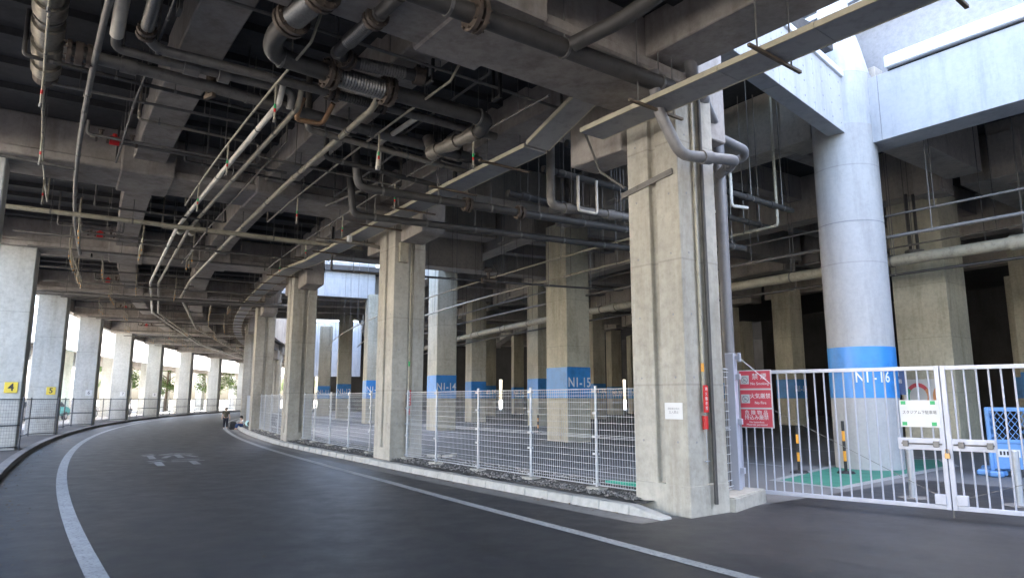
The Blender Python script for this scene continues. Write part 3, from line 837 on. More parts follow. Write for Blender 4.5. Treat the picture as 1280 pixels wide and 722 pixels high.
riser(P2,'thin white riser pipe with red tag on the second kerb pillar', -.02, 1.2, 6.0, 'green_paint', 1.62)

# ------------------------------------------------------------------ pipes under the deck
def inter(pts, d):
    pts = [Vector(p) for p in pts]; acc = d*.4; out = []
    for a, b in zip(pts, pts[1:]):
        L = (b-a).length
        if abs((b-a).z) > .5*L: continue
        while acc < L: out.append((a+(b-a)*(acc/L), (b-a).normalized())); acc += d
        acc -= L
    return out
def pipe(name, label, cat, pts, r, mat, group=None, rods=2.2, top=7.05, flange=(), coup=0, seg=10, rodr=.008, drops=(), bend=True, arm=0.0):
    """pts and everything else in world space; flange: list of (point index or (i, fraction)) -> bolted flange discs"""
    pts = [Vector(p) for p in pts]
    root = thing(name, label, cat, pts[0], 0, group)
    mb = MB(); mb.tube(pts, r, seg, bend=bend); mb.build('pipe_run', mat, root, smooth=True, root=root)
    if rods:
        for p, d in inter(pts, rods):
            mb = MB(); mb.bar(p, (p.x,p.y,top), rodr*2, rodr*2)
            mb.tube([p-d*.02, p+d*.02], r*1.14, seg)
            if arm:
                sd = Vector((-d.y,d.x,0)); mb.bar(p-sd*arm+Vector((0,0,-r)), p+sd*arm+Vector((0,0,-r)), .035,.035)
            mb.build('hanger_rod', 'rod_steel', root, root=root)
    for i, f in flange:
        a, b = pts[i], pts[i+1]; d = (b-a).normalized(); p = a+(b-a)*f
        mb = MB(); mb.tube([p-d*.075, p-d*.02], r*1.75, 16, bend=False); mb.tube([p+d*.02, p+d*.075], r*1.75, 16, bend=False)
        sx = d.cross(Vector((0,0,1)));
        if sx.length < .1: sx = Vector((1,0,0))
        sx.normalize(); sy = d.cross(sx)
        for k_ in range(8):
            q = p+(sx*math.cos(k_*math.pi/4)+sy*math.sin(k_*math.pi/4))*r*1.48; mb.tube([q-d*.11,q+d*.11], r*.12, 6, bend=False)
        mb.build('flange', 'flange_iron', root, root=root, smooth=True)
    if coup:
        for p, d in inter(pts, coup):
            MB().tube([p-d*r*1.1, p+d*r*1.1], r*1.25, seg).build('coupling', mat, root, root=root, smooth=True)
    for p, ln, colr in drops:
        p = Vector(p); q = p-Vector((0,0,ln))
        mb = MB(); mb.tube([p,q],.016,6); dr = mb.build('sprinkler_drop','cream_pipe',root,root=root,smooth=True)
        for c_, f0, f1 in colr:
            MB().tube([p+(q-p)*f0, p+(q-p)*f1],.019,6).build('colour_band',c_,dr,root=root)
        MB().tube([q,q-Vector((0,0,.05))],.024,6).build('sprinkler_head','rod_steel',dr,root=root)
    return root
RG = [('green_paint',.58,.70),('red_paint',.70,.80)]
RD = [('red_paint',.6,.72)]
YB = [('orange_tape',.55,.75)]
def flex(root, a, b, r, mat='steel_braid', seg=16):
    a = Vector(a); b = Vector(b); n = 36
    pts = [a+(b-a)*i/n for i in range(n+1)]; rs = [r*(1.0 if i % 2 else .9) for i in range(n+1)]
    MB().tube(pts, rs, seg, bend=False).build('flexible_joint', mat, root, root=root, smooth=True)

# big spiral duct hanging in at the top left
du = pipe('spiral_duct','fat spiral steel duct ending open at the top left','duct', arc(151.55,-143.52,-145.25,6.5), .155,'duct_steel', rods=1.8, seg=20, coup=.65)
MB().tube([pol(151.55,-145.17,6.5),pol(151.55,-145.27,6.5)],.172,20).build('end_ring','flange_iron',du,root=du)
# long radial drain below the first beam
c = pipe('drain_pipe','long dark grey drain pipe crossing below the pale beams','pipe',[pol(151.35,-144.58,6.2),pol(149.66,-144.59,6.2),pol(144.5,-144.73,6.18)],.09,'grey_pipe',flange=[(0,.06),(0,.14)],rods=1.7,coup=1.9)
mb = MB(); q = pol(149.5,-144.62,0)
for s in (-.06,.06): mb.bar((q.x+s*.8,q.y-s*.5,6.07),(q.x+s*.8,q.y-s*.5,7.1),.05,.05)
mb.bar((q.x-.09,q.y+.06,6.08),(q.x+.09,q.y-.06,6.08),.06,.06); mb.build('hanger_bracket','rust_bracket',c,root=c)
# conduit that turns down on the girder face
pipe('conduit','straight grey conduit running lengthwise near the spiral duct','pipe', arc(151.0,-142.2,-150.2,6.1)+[pol(151.0,-150.3,6.8)],.042,'grey_pipe',rods=2.4,coup=3.1)
# pair with flexible joint and drop
d1 = pipe('water_pipe','white topped pipe dropping to a dark crossing run with two couplings','pipe',[pol(150.83,-143.95,6.65),pol(150.8,-144.45,6.25),pol(150.25,-144.45,6.24),pol(148.45,-144.39,6.22),pol(148.45,-144.42,5.95)],.062,'grey_pipe',rods=1.6)
MB().tube([pol(150.825,-144.02,6.6),pol(150.805,-144.36,6.33)],.085,14).build('white_sleeve','white_pipe',d1,root=d1,smooth=True)
MB().tube([pol(149.95,-144.44,6.24),pol(149.75,-144.44,6.24)],.12,14).build('coupling_box','grey_pipe',d1,root=d1)
MB().tube([pol(149.5,-144.42,6.23),pol(149.35,-144.42,6.23)],.12,14).build('coupling_box','grey_pipe',d1,root=d1,smooth=True)
d2 = pipe('water_pipe','dark crossing pipe with a ribbed steel flexible joint at its bend','pipe',[pol(150.52,-143.55,6.6),pol(150.51,-144.22,6.27),pol(150.35,-144.31,6.22),pol(148.0,-144.27,6.2),pol(145.0,-144.22,6.15)],.068,'grey_pipe',flange=[(0,.25),(0,.97),(3,.02),(3,.28)],rods=1.5)
flex(d2, pol(150.517,-143.74,6.51), pol(150.511,-144.17,6.29), .085)
flex(d2, pol(147.9,-144.268,6.2), pol(147.2,-144.256,6.187), .078, 'dark_pipe')
# heavy main with braided joints
e = pipe('fire_main','heaviest dark main with two braided steel joints and a U bend','pipe',[pol(148.98,-143.15,6.2),pol(149.22,-143.76,6.14),pol(149.1,-143.95,6.12),pol(148.17,-143.98,6.12),pol(147.3,-143.99,6.12),pol(145.6,-143.97,6.1),pol(145.48,-144.13,6.06)],.125,'dark_pipe',flange=[(0,.28),(0,.72),(2,.9),(3,.92)],rods=1.6,seg=18)
flex(e, pol(149.055,-143.34,6.18), pol(149.15,-143.58,6.158), .155)
flex(e, pol(148.2,-143.98,6.12), pol(147.4,-143.988,6.12), .15)
pipe('main_elbow','pale lagged pipe with upturned elbow ending beside the heavy main','pipe',[pol(145.49,-144.12,6.06),pol(145.72,-144.6,6.0),pol(145.78,-144.64,6.3)],.105,'lagged_pipe',rods=0,coup=.5,seg=16)
f = pipe('branch_main','dark branch main with a ribbed joint and a domed end cap','pipe',[pol(148.34,-143.1,6.14),pol(148.35,-143.80,6.22),pol(148.1,-143.88,6.25),pol(147.12,-143.81,6.25)],.085,'dark_pipe',flange=[(0,.35),(1,.7)],rods=1.3,seg=16)
flex(f, pol(148.342,-143.36,6.17), pol(148.347,-143.66,6.204), .10)
flex(f, pol(147.95,-143.87,6.25), pol(147.3,-143.823,6.25), .098, 'grey_pipe')
MB().tube([pol(147.16,-143.815,6.25),pol(147.02,-143.805,6.25)],.13,14).build('end_cap','flange_iron',f,root=f,smooth=True)
mb = MB(); mb.bar(pol(147.1,-143.81,6.25),pol(147.1,-143.81,7.1),.05,.05); mb.build('hanger_post','black_iron',f,root=f)
gpp = pipe('overhead_main','wide dark main running beside the nearest cross girder','pipe',[pol(148.6,-142.97,6.0),pol(145.6,-142.93,6.0),pol(144.3,-142.9,5.98)],.12,'dark_pipe',flange=[(0,.35)],rods=1.7,seg=16)
MB().tube([pol(146.2,-142.88,6.0),pol(146.0,-142.6,6.1),pol(146.0,-142.2,6.2)],.10,14).build('tee_branch','dark_pipe',gpp,root=gpp,smooth=True)
# the two white pipes running down the road
for dr_, lab in ((0,'long white pipe, left one of the bright pair running along the road'),(-.28,'long white pipe, right one of the bright pair running along the road')):
    r_ = 148.62+dr_
    pp = [pol(r_,-144.36,6.25),pol(r_,-144.42,6.0)]+[pol(r_,-146.2,6.0),pol(r_+.12,-148.0,6.0),pol(r_+.3,-151.6,5.95),pol(r_+.45,-155.6,5.95),pol(r_-.1,-164,5.95),pol(r_,-172,5.95)]
    o = pipe('white_pipe',lab,'pipe',pp,.046 if dr_ == 0 else .042,'white_pipe' if dr_ == 0 else 'cream_pipe',group='bright pair of lengthwise pipes',rods=3.0,seg=12)
    for t in (-147.75,-148.05): MB().tube([pol(r_,t,6.0),pol(r_,t-.09,6.0)],.09,12).build('coupling','cream_pipe',o,root=o,smooth=True)
# pale pipe parallel
ip = pipe('cream_pipe','pale cream pipe running lengthwise right of the white pair','pipe',[pol(147.35,-144.12,6.2),pol(147.35,-144.2,6.05)]+[pol(147.3,-146,6.05),pol(147.3,-148.2,6.05),pol(147.6,-151.3,6.0),pol(147.75,-153.2,5.98),pol(147.3,-159,6.0),pol(147.2,-170,6.0)],.05,'cream_pipe',rods=2.6,coup=2.9,seg=12)
pipe('short_pipe','short pale pipe stub hanging with a drop near the heavy main','pipe',[pol(146.44,-144.25,6.22),pol(146.49,-144.83,6.2),pol(146.49,-144.86,5.7)],.045,'white_pipe',rods=0)
pipe('short_pipe','copper coloured hairpin pipe beside the white pair','pipe',[pol(148.25,-144.42,6.2),pol(148.3,-144.5,5.9),pol(147.85,-144.52,5.95),pol(147.8,-144.4,6.2)],.04,'old_copper',rods=0)
pipe('short_pipe','grey pipe stub with green end tilted below the second pale beam','pipe',[pol(145.6,-145.6,7.0),pol(145.6,-145.6,6.15),pol(146.0,-146.5,6.1)],.034,'grey_pipe',rods=1.4)
# thin sprinkler lines running lengthwise with coloured drops
def dropset(r_, t0, t1, z, d, colr, ln=.55):
    n = max(1, int(abs(t1-t0)/d)); return [(pol(r_, t0+(t1-t0)*(i+.5)/n, z), ln, colr) for i in range(n)]
pipe('sprinkler_pipe','thin sprinkler line with red banded drops along the dark left edge','pipe',arc(151.55,-142.8,-147.8,6.15)+[pol(151.55,-147.8,7.0)],.02,'cream_pipe',rods=1.1,rodr=.005,drops=dropset(151.55,-143.2,-147.6,6.15,1.0,RD,.5))
pipe('sprinkler_pipe','thin sprinkler line above the white pair with green and red banded drops','pipe',[pol(148.75,-143.6,6.5)]+arc(148.8,-143.7,-147.2,6.1)+[pol(148.8,-147.2,7.0)],.019,'cream_pipe',rods=1.9,drops=dropset(148.8,-143.7,-147.0,6.1,1.1,RG,.55))
pipe('sprinkler_pipe','thin sprinkler line with banded drops between heavy main and girder','pipe',[pol(146.65,-143.6,6.5)]+arc(146.8,-143.65,-147.4,6.1)+[pol(146.8,-147.4,7.0)],.019,'cream_pipe',rods=1.9,drops=dropset(146.8,-143.7,-147.2,6.1,1.2,RG,.6))
pipe('sprinkler_pipe','thin sprinkler line just outside the cable tray','pipe',arc(145.5,-143.4,-150.0,6.0)+[pol(145.5,-150.0,6.3)],.018,'grey_pipe',rods=1.9,drops=dropset(145.5,-143.6,-149.6,6.0,1.2,RG,.5))
pipe('sprinkler_pipe','thin pale line crossing the top left corner of the ceiling','pipe',[pol(153.0,-143.6,6.3),pol(151.1,-143.72,6.2)],.028,'cream_pipe',rods=1)
pipe('sprinkler_pipe','thin grey crossing line below the spiral duct end','pipe',[pol(151.46,-145.21,6.35),pol(148.5,-145.17,6.35)],.024,'grey_pipe',rods=.9)
pipe('sprinkler_pipe','slim pipe on the shaded left girder by the edge','pipe',[pol(152.3,-146.5,6.1),pol(151.0,-146.55,6.08),pol(150.98,-146.55,6.4)],.035,'grey_pipe',rods=0)
rnd = random.Random(21)
TL = [('dark thin crossing line just beyond the nearest girder', [(152,-143.75,6.35),(149,-143.72,6.33),(144.6,-143.7,6.3)], .022),
 ('dark thin pair line beside the long drain pipe', [(151.8,-144.85,6.3),(146.0,-144.9,6.28),(144.6,-144.95,6.25)], .03),
 ('dark thin crossing line with a step down over the white pair', [(150.2,-145.5,6.35),(148.2,-145.5,6.33),(148.2,-145.5,6.1),(145.2,-145.55,6.08)], .024),
 ('grey thin crossing line ending in a drop by the cable tray', [(149.2,-146.15,6.3),(145.3,-146.2,6.28),(145.3,-146.2,5.9)], .026),
 ('dark crossing main below the second beam', [(147.9,-144.75,6.05),(144.4,-144.85,6.02)], .055),
 ('rust brown crossing pipe by the cable tray', [(147.2,-145.15,6.0),(144.3,-145.25,5.97)], .05),
 ('thin lengthwise line hung close to the first pale beam', [(150.35,-143.6,6.3),(150.35,-145.2,6.28),(150.35,-146.45,6.27)], .02),
 ('thin lengthwise line with a kink right of the second beam', [(146.2,-143.6,6.35),(146.2,-144.9,6.3),(145.9,-145.0,6.3),(145.9,-146.4,6.28)], .022),
 ('thin pipe looping down past the second girder', [(150.6,-147.1,6.5),(150.6,-147.4,5.95),(147.8,-147.4,5.95),(147.8,-147.5,6.4)], .026),
 ('thin pale crossing line past the second girder', [(149.0,-148.4,6.2),(144.8,-148.35,6.18)], .022),
 ('hooked thin pale line past the second girder', [(151.4,-148.6,6.1),(149.9,-148.65,6.08),(149.9,-148.65,6.5)], .02),
 ('thin lengthwise line between the white pair and the cream pipe', [(147.9,-145.2,6.2),(147.95,-148.0,6.15),(148.1,-150.2,6.1)], .018)]
for lab, pts_, rr in TL:
    pts_ = [(pts_[0][0],pts_[0][1],7.05)]+pts_+[(pts_[-1][0],pts_[-1][1],7.05)]
    pipe('service_line', lab, 'pipe', [pol(*q_) for q_ in pts_], rr, rnd.choice(('grey_pipe','dark_pipe','lagged_pipe')), rods=.8, rodr=.005)
# radial valve lines, repeated in every bay
def valve_line(first, t, label):
    loc = pol(150.9,t,6.28)
    if first is not None: return dup(first, loc, rot_of(t), label)
    root = thing('valve_line', label, 'pipe', loc, rot_of(t), 'crossing valve lines in the bays')
    MB().tube([(0,0,.25),(0,0,0),(-2.95,0,0),(-3.0,0,.08)],.03,8).build('pipe_run','grey_pipe',root,smooth=True)
    MB().tube([(-.45,-.25,.02),(-3.6,-.25,.02)],.03,8).build('bypass_run','grey_pipe',root,smooth=True)
    MB().tube([(-.05,-.25,.06),(-.3,-.25,.06),(-.5,-.25,.02)],.03,8).build('bypass_run','cream_pipe',root,smooth=True)
    mb = MB(); mb.tube([(-.36,-.25,.04),(-.52,-.25,.04)],.085,12); mb.tube([(-.44,-.25,.04),(-.44,-.25,.17)],.04,8); mb.tube([(-.44,-.30,.04),(-.44,-.38,.04)],.05,8)
    v = mb.build('red_valve','red_paint',root,smooth=True)
    for x in (-.22,-.72): MB().tube([(x,-.25,.04),(x,-.25,.2)],.03,8).tube([(x-.05,-.25,.2),(x+.05,-.25,.2)],.02,8).build('gate_valve','flange_iron',root,smooth=True)
    for x in (-.33,-.55,-.8,-.15): MB().tube([(x-.02,-.25,.04),(x+.02,-.25,.04)],.07,10).build('valve_flange','flange_iron',root,smooth=True)
    for x in (-.9,-2.0,-2.8): MB().bar((x,0,0),(x,0,.8),.014,.014).build('hanger_rod','rod_steel',root)
    return root
vl = valve_line(None,-145.9,'crossing line with a red valve in the nearest bay')
valve_line(vl,-149.2,'crossing line with a red valve in the second bay beyond the girder')
valve_line(vl,-152.6,'crossing line with a red valve just before the third girder')
for t in (-156.2,-159.8,-163.4,-167.0): valve_line(vl,t,'small crossing line with a red valve in a far bay')
# crossing pipes of each bay
def cross_pipe(first, t, z, rr, label, mat='grey_pipe', r0=152.4, r1=144.0, grp='crossing pipes in the far bays'):
    loc = pol(r0,t,z)
    if first is not None: return dup(first, loc, rot_of(t), label)
    root = thing('crossing_pipe', label, 'pipe', loc, rot_of(t), grp)
    L = r0-r1
    MB().tube([(0,0,0),(-L,0,0)],rr,10).build('pipe_run',mat,root,smooth=True)
    for i in range(5):
        x = -L*(i+.5)/5
        mb = MB(); mb.bar((x,0,0),(x,0,7.05-z),.016,.016); mb.tube([(x-.02,0,0),(x+.02,0,0)],rr*1.15,10); mb.build('hanger_rod','rod_steel',root)
    return root
q1 = cross_pipe(None,-147.75,5.9,.06,'greenish grey crossing pipe hung under the second girder','cream_pipe',152.3,143.9)
q2 = cross_pipe(None,-153.2,5.85,.085,'thick crossing pipe under the far bays, at pillar five height','grey_pipe',153.0,142.8)
tc = cross_pipe(None,-149.9,6.1,.03,'thin crossing pipe just before the third girder','grey_pipe',152.3,144.2)
for t in (-148.9,-151.4,-152.0,-153.9,-154.6,-155.4,-157.0,-157.9,-158.6,-160.4,-161.3,-162.5,-164,-165.2,-166.3):
    cross_pipe(tc, t, random.uniform(5.85,6.2), .03, 'thin crossing pipe somewhere in the far bays')
def stick_set(first, t, r_, label):
    loc = pol(r_,t,6.05)
    if first is not None: return dup(first, loc, rot_of(t), label)
    root = thing('sprinkler_branch', label, 'pipe', loc, rot_of(t), 'small sprinkler branches under the far bays')
    MB().tube([(0,0,.5),(0,0,0),(0,-1.9,0),(0,-1.95,-.3)],.02,6).build('pipe_run','cream_pipe',root,smooth=True)
    for y in (-.25,-1.1,-1.8):
        d = MB().tube([(0,y,0),(0,y,-.4)],.011,6).build('sprinkler_drop','cream_pipe',root)
        MB().tube([(0,y,-.28),(0,y,-.32)],.0135,6).build('colour_band','orange_tape',d)
    for y in (-.6,-1.5): MB().bar((0,y,0),(0,y,1.0),.014,.014).build('hanger_rod','rod_steel',root)
    return root
ss = stick_set(None,-148.1,150.9,'small sprinkler branch with yellow banded drops, nearest of its kind')
for i in range(34):
    stick_set(ss, -148.6-18*((i+.5)/34)**1.15, random.choice((151.2,150.4,149.4,148.0,146.4,145.6)), 'small sprinkler branch among the far bays')
# black hangers and loose rods
bp = None
def hang_post(first, t, r_, z0):
    loc = pol(r_,t,z0)
    if first is not None: return dup(first, loc, rot_of(t), 'black steel hanger dropping from the slab')
    root = thing('hanger_frame','black steel hanger dropping from the slab','hanger',loc,rot_of(t),'steel hangers under the deck')
    for y in (-.09,.09): MB().box(-.02,.02,y-.02,y+.02,0,1.0).build('leg','black_iron',root)
    MB().box(-.025,.025,-.07,.07,0,.04).build('crossbar','black_iron',root)
    return root
for t, r_, z0 in ((-143.8,150.3,6.1),(-143.75,147.0,6.1),(-150.3,150.7,6.1),(-146.1,148.5,6.1),(-145.6,145.6,6.1),(-143.7,145.9,6.1)):
    o = hang_post(bp,t,r_,z0); bp = bp or o

# ------------------------------------------------------------------ cable tray
ct = thing('cable_tray','long grey cable tray with cream edges curving along the kerb pillars','cable tray',pol(144.6,-146,5.8))
def tray(t0,t1,z0,z1,step=.5):
    n = max(1,int(abs(t1-t0)/step+.5))
    body = MB(); edge = MB()
    for i in range(n):
        ta = t0+(t1-t0)*i/n; tb = t0+(t1-t0)*(i+1)/n; za = z0+(z1-z0)*i/n; zb = z0+(z1-z0)*(i+1)/n
        g_ = (t1-t0)/abs(t1-t0)*.003
        body.box8([pol(144.38+rk(ta),ta,za),pol(144.83+rk(ta),ta,za),pol(144.83+rk(tb),tb-g_,zb),pol(144.38+rk(tb),tb-g_,zb),pol(144.38+rk(ta),ta,za+.075),pol(144.83+rk(ta),ta,za+.075),pol(144.83+rk(tb),tb-g_,zb+.075),pol(144.38+rk(tb),tb-g_,zb+.075)])
        for ra, rb in ((144.832,144.855),(144.355,144.378)):
            edge.box8([pol(r_+rk(tt),tt-(g_ if tt == tb else 0),zq+dz) for dz in (-.004,.07) for r_,tt,zq in ((ra,ta,za),(rb,ta,za),(rb,tb,zb),(ra,tb,zb))])
    body.build('tray_section','tray_grey',ct,root=ct); edge.build('tray_edge','tray_cream',ct,root=ct)
tray(-137.0,-143.42,5.6,5.6); tray(-143.45,-143.95,6.25,5.82,.25); tray(-143.97,-148.6,5.8,5.8); tray(-148.62,-149.6,5.8,5.95,.4); tray(-149.62,-172,5.95,5.95)
t = -139.3
while t > -171:
    z = 5.6 if t > -143.43 else 5.8 if t > -148.6 else 5.95
    if not (-143.95 < t < -143.42):
        mb = MB(); mb.bar(pol(144.05+rk(t),t,z-.03),pol(145.15+rk(t),t,z-.03),.04,.035); mb.build('support_bar','rust_bracket',ct,root=ct)
        for r_ in (144.25,144.98):
            mb = MB(); mb.bar(pol(r_+rk(t),t,z-.04),pol(r_+rk(t),t,7.08),.016,.016); mb.build('hanger_rod','rod_steel',ct,root=ct)
    t -= .72
cb = MB(); cb.tube([pol(144.5,-143.52,5.75),pol(144.2,-143.6,5.65),pol(143.95,-143.62,5.3),pol(143.8,-143.46,4.95)],.02,8)
tag(cb.build('cable','grey_pipe',smooth=True),'loose sagging cable looping from the tray to the near pillar','cable')
lamp = MB(); p = pol(144.95,-147.0,5.62); lamp.tube([p,p+Vector((0,0,.14))],.07,14)
lp = thing('ceiling_sensor','small round white fitting hanging under the cable tray','light fitting',p)
lamp.build('body','letter_white',lp,root=lp,smooth=True); MB().bar(p+Vector((0,0,.14)),p+Vector((0,0,.2)),.03,.03).build('stem','rod_steel',lp,root=lp)
# drain pipes at the near pillar (local +y face, looking back)
def pl_(x,y,z): return P1.matrix_basis @ Vector((x,y,z))
pipe('downpipe','grey drain pipe slanting from the tray round the near pillar','pipe',[(1.98,9.0,6.15),(2.04,9.05,5.62),(2.35,9.1,4.95),(3.32,9.72,5.1),(3.58,11.3,5.41)],.08,'pvc_grey',rods=0,coup=1.3,seg=16)
pipe('downpipe','tall grey downpipe running to the ground beside the near pillar','pipe',[(2.45,9.0,6.9),(2.68,9.5,6.28),(3.60,11.36,6.2),(3.60,11.36,.0)],.095,'pvc_grey',rods=0,coup=1.6,seg=16)
pipe('elbow_pipe','short grey pipe doubling back behind the tall downpipe','pipe',[(3.6,11.5,6.2),(4.25,11.9,6.08),(4.3,12.1,6.0),(3.75,12.2,5.85)],.08,'pvc_grey',rods=0,seg=14)
pipe('conduit','dark conduit in the groove of the near pillar','pipe',[pl_(-.05,.56,6.2),pl_(-.05,.56,.15)],.03,'dark_pipe',rods=0,seg=10)
pipe('riser_conduit','dark stand pipe rising behind the pillar and mesh piece','pipe',[(3.25,11.25,0),(3.25,11.25,6.6)],.045,'grey_pipe',rods=0,seg=10)
br = MB(); a = pl_(.445,-.62,4.78); b = pl_(.455,.42,4.92); br.bar(a,b,.02,.09)
tag(br.build('flat_bracket','grey_pipe'),'flat grey steel strip bracketed across the near pillar','bracket')
# switch box on second pillar
sb = MB(); q = P2.matrix_basis
sb.v = []; sb.box(.1,.34,.505,.62,5.0,5.5); sb.v = [tuple(q @ Vector(v)) for v in sb.v]
tag(sb.build('switch_box','cream_pipe',bevel=.01),'pale switch box near the top of the second kerb pillar','electrical box')

# ------------------------------------------------------------------ pipes over the car park
pipe('car_park_main','long pale green main running through the car park below the beams','pipe',arc(131.3,-131.0,-165,5.5),.16,'cream_pipe',rods=3.2,top=9.9,seg=16,coup=5)
pipe('car_park_main','thin grey pipe running under the long pale main','pipe',arc(131.0,-131.0,-165,5.15),.04,'dark_pipe',rods=3.2,top=9.9)
for i,(r_,z,rr,lab) in enumerate(((135.9,6.0,.04,'thin upper pipe strung along the round pillar row'),(133.4,6.3,.03,'thin pipe behind the round pillar row'),(138.3,5.9,.03,'thin lengthwise pipe nearest the mesh fences'),(134.0,5.6,.045,'slightly thicker lengthwise pipe behind the N1 pillars'))):
    pipe('lengthwise_pipe',lab,'pipe',(arc(r_,-131,-164,z) if r_<134.1 else [pol(r_,-144.4,9.9)]+arc(r_,-144.4,-164,z)),rr,'grey_pipe' if i%2 else 'cream_pipe',rods=2.5,top=9.9)
for i,(t,z,rr,lab) in enumerate(((-144.3,6.5,.075,'dark upper crossing pipe of the cluster behind the downpipe'),(-144.6,6.2,.07,'dark middle crossing pipe of the cluster behind the downpipe'),(-145.1,6.0,.08,'dark lower crossing pipe of the cluster behind the downpipe'))):
    pipe('crossing_main',lab,'pipe',[pol(143.2,t,z),pol(135.2,t-.1,z)],rr,'dark_pipe',rods=1.4,top=9.9,coup=1.1)
pipe('frame_pipe','white U shaped pipe hanging under the dark crossing pipes','pipe',[pol(139.4,-144.2,7.2),pol(139.4,-144.2,5.75),pol(138.8,-144.2,5.75),pol(138.8,-144.2,7.4)],.03,'white_pipe',rods=0)
pipe('frame_pipe','white elbow pipe beside the U shaped one','pipe',[pol(138.1,-144.3,6.9),pol(138.1,-144.3,6.1),pol(137.5,-144.3,6.15)],.04,'white_pipe',rods=0)
pipe('frame_pipe','white U shaped pipe hanging under pipes left of the near pillar','pipe',[pol(142.7,-144.4,6.0),pol(142.7,-144.4,5.3),pol(142.2,-144.4,5.3),pol(142.2,-144.4,6.0)],.03,'white_pipe',rods=0)
f2 = pipe('crossing_main','dark flanged pipes left of the near pillar, under the tray','pipe',[pol(146.6,-145.2,6.45),pol(146.5,-145.2,5.6),pol(136,-144.8,5.55)],.085,'dark_pipe',flange=[(1,.22),(1,.34)],rods=1.2,seg=14)
pipe('crossing_main','second dark pipe under the tray left of the near pillar','pipe',[pol(146.0,-145.9,6.45),pol(145.9,-145.9,5.55),pol(136,-145.3,5.5)],.08,'dark_pipe',rods=1.2,seg=14)
pipe('crossing_main','pale pipe behind the haunch of the near pillar','pipe',[pol(143.2,-144.5,6.6),pol(143.2,-144.5,5.35),pol(140.2,-144.3,5.35),pol(140.2,-144.3,8.8)],.085,'grey_pipe',rods=1.2,seg=14,coup=1)
pipe('crossing_main','long thin dark pipe crossing before the N1-15 pillar','pipe',[pol(144.6,-148.0,6.6),pol(144.6,-148.0,5.3),pol(135.2,-147.35,5.3)],.035,'dark_pipe',rods=1.6,top=9.9,coup=2)
o = pipe('elbow_pipe','tan pipe elbow with rusty clamps hanging past the cable tray','pipe',[pol(145.6,-147.3,5.75),pol(144.3,-147.15,5.7),pol(143.6,-147.1,5.55)],.05,'lagged_pipe',rods=.9)
vv = thing('valve_cluster','dark valve cluster in front of the N1-15 pillar head','valve',pol(139.8,-147.65,5.35))
mb = MB(); p = pol(139.8,-147.65,5.3); mb.tube([p+Vector((-.2,-.1,0)),p+Vector((.2,.12,0))],.09,12); mb.tube([p,p+Vector((0,0,.4))],.05,8); mb.tube([p+Vector((-.12,0,.36)),p+Vector((.12,0,.36))],.09,10)
mb.build('valve_body','flange_iron',vv,root=vv,smooth=True)
MB().tube([p+Vector((.2,.1,0)),p+Vector((.3,.1,.3)),p+Vector((.15,.1,.55))],.012,6).build('hose','black_iron',vv,root=vv)
# small junction box and pipes at the ring-map pillar
q = Vector((13.2,21.9,6.25)); jb = thing('junction_box','grey junction box on conduits at the ring-map pillar','electrical box',q)
MB().box(q.x-.25,q.x+.25,q.y-.15,q.y+.15,q.z-.12,q.z+.16).build('box','grey_pipe',jb,root=jb,bevel=.02)
for x in (-.12,.12): MB().tube([(q.x+x,q.y,q.z+.16),(q.x+x,q.y,8.3)],.05,8).build('conduit','dark_pipe',jb,root=jb)
pipe('lengthwise_pipe','slim pipe strung right of the round pillar past the junction box','pipe',[(11.2,23.6,5.9),(17.5,14.8,5.95),(24,6,6)],.05,'grey_pipe',rods=2,top=9.9)
pipe('lengthwise_pipe','upper slim pipe crossing above the junction box','pipe',[(10.5,24.0,6.35),(20,14.0,6.9)],.03,'grey_pipe',rods=2.4,top=9.9)

# ------------------------------------------------------------------ things behind the gate
def delin(label, X, Y, h, lean=0.0, first=None):
    t_ = thing('delineator_post', label, 'post', (X,Y,0), 0, 'striped rubber footed posts')
    n = 5
    for i in range(n):
        a = .05+(h-.05)*i/n; b = .05+(h-.05)*(i+1)/n
        MB().tube([(lean*a,0,a),(lean*b,0,b)],.033,10,cap=True).build('stripe','orange_tape' if i%2 else 'black_rubber',t_,smooth=True)
    mb = MB(); mb.tube([(0,0,0),(0,0,.05)],[.2,.16],16,bend=False); mb.build('base','black_rubber',t_,smooth=True)
    return t_
delin('striped orange and black post on the green walkway, left of the round pillar', 6.30, 15.4, 1.02)
delin('striped orange and black post touching the round pillar', 7.25, 15.25, 1.12)
delin('short striped post in front of the olive pillar inside the car park', 1.25, 33.4, .85)
def bollard(label, X, Y, h):
    t_ = thing('bollard', label, 'bollard', (X,Y,0), 0, 'steel bollards inside the gate')
    MB().tube([(0,0,0),(0,0,h)],.057,16).build('post','galvanised',t_,smooth=True,bevel=.01)
    MB().tube([(0,0,0),(0,0,.012)],.22,16).build('base_plate','gutter_concrete',t_)
    return t_
bollard('steel bollard behind the notice with green tape', 6.56, 11.55, .78)
bollard('steel bollard at the frame edge behind the second gate leaf', 7.68, 10.70, .82)
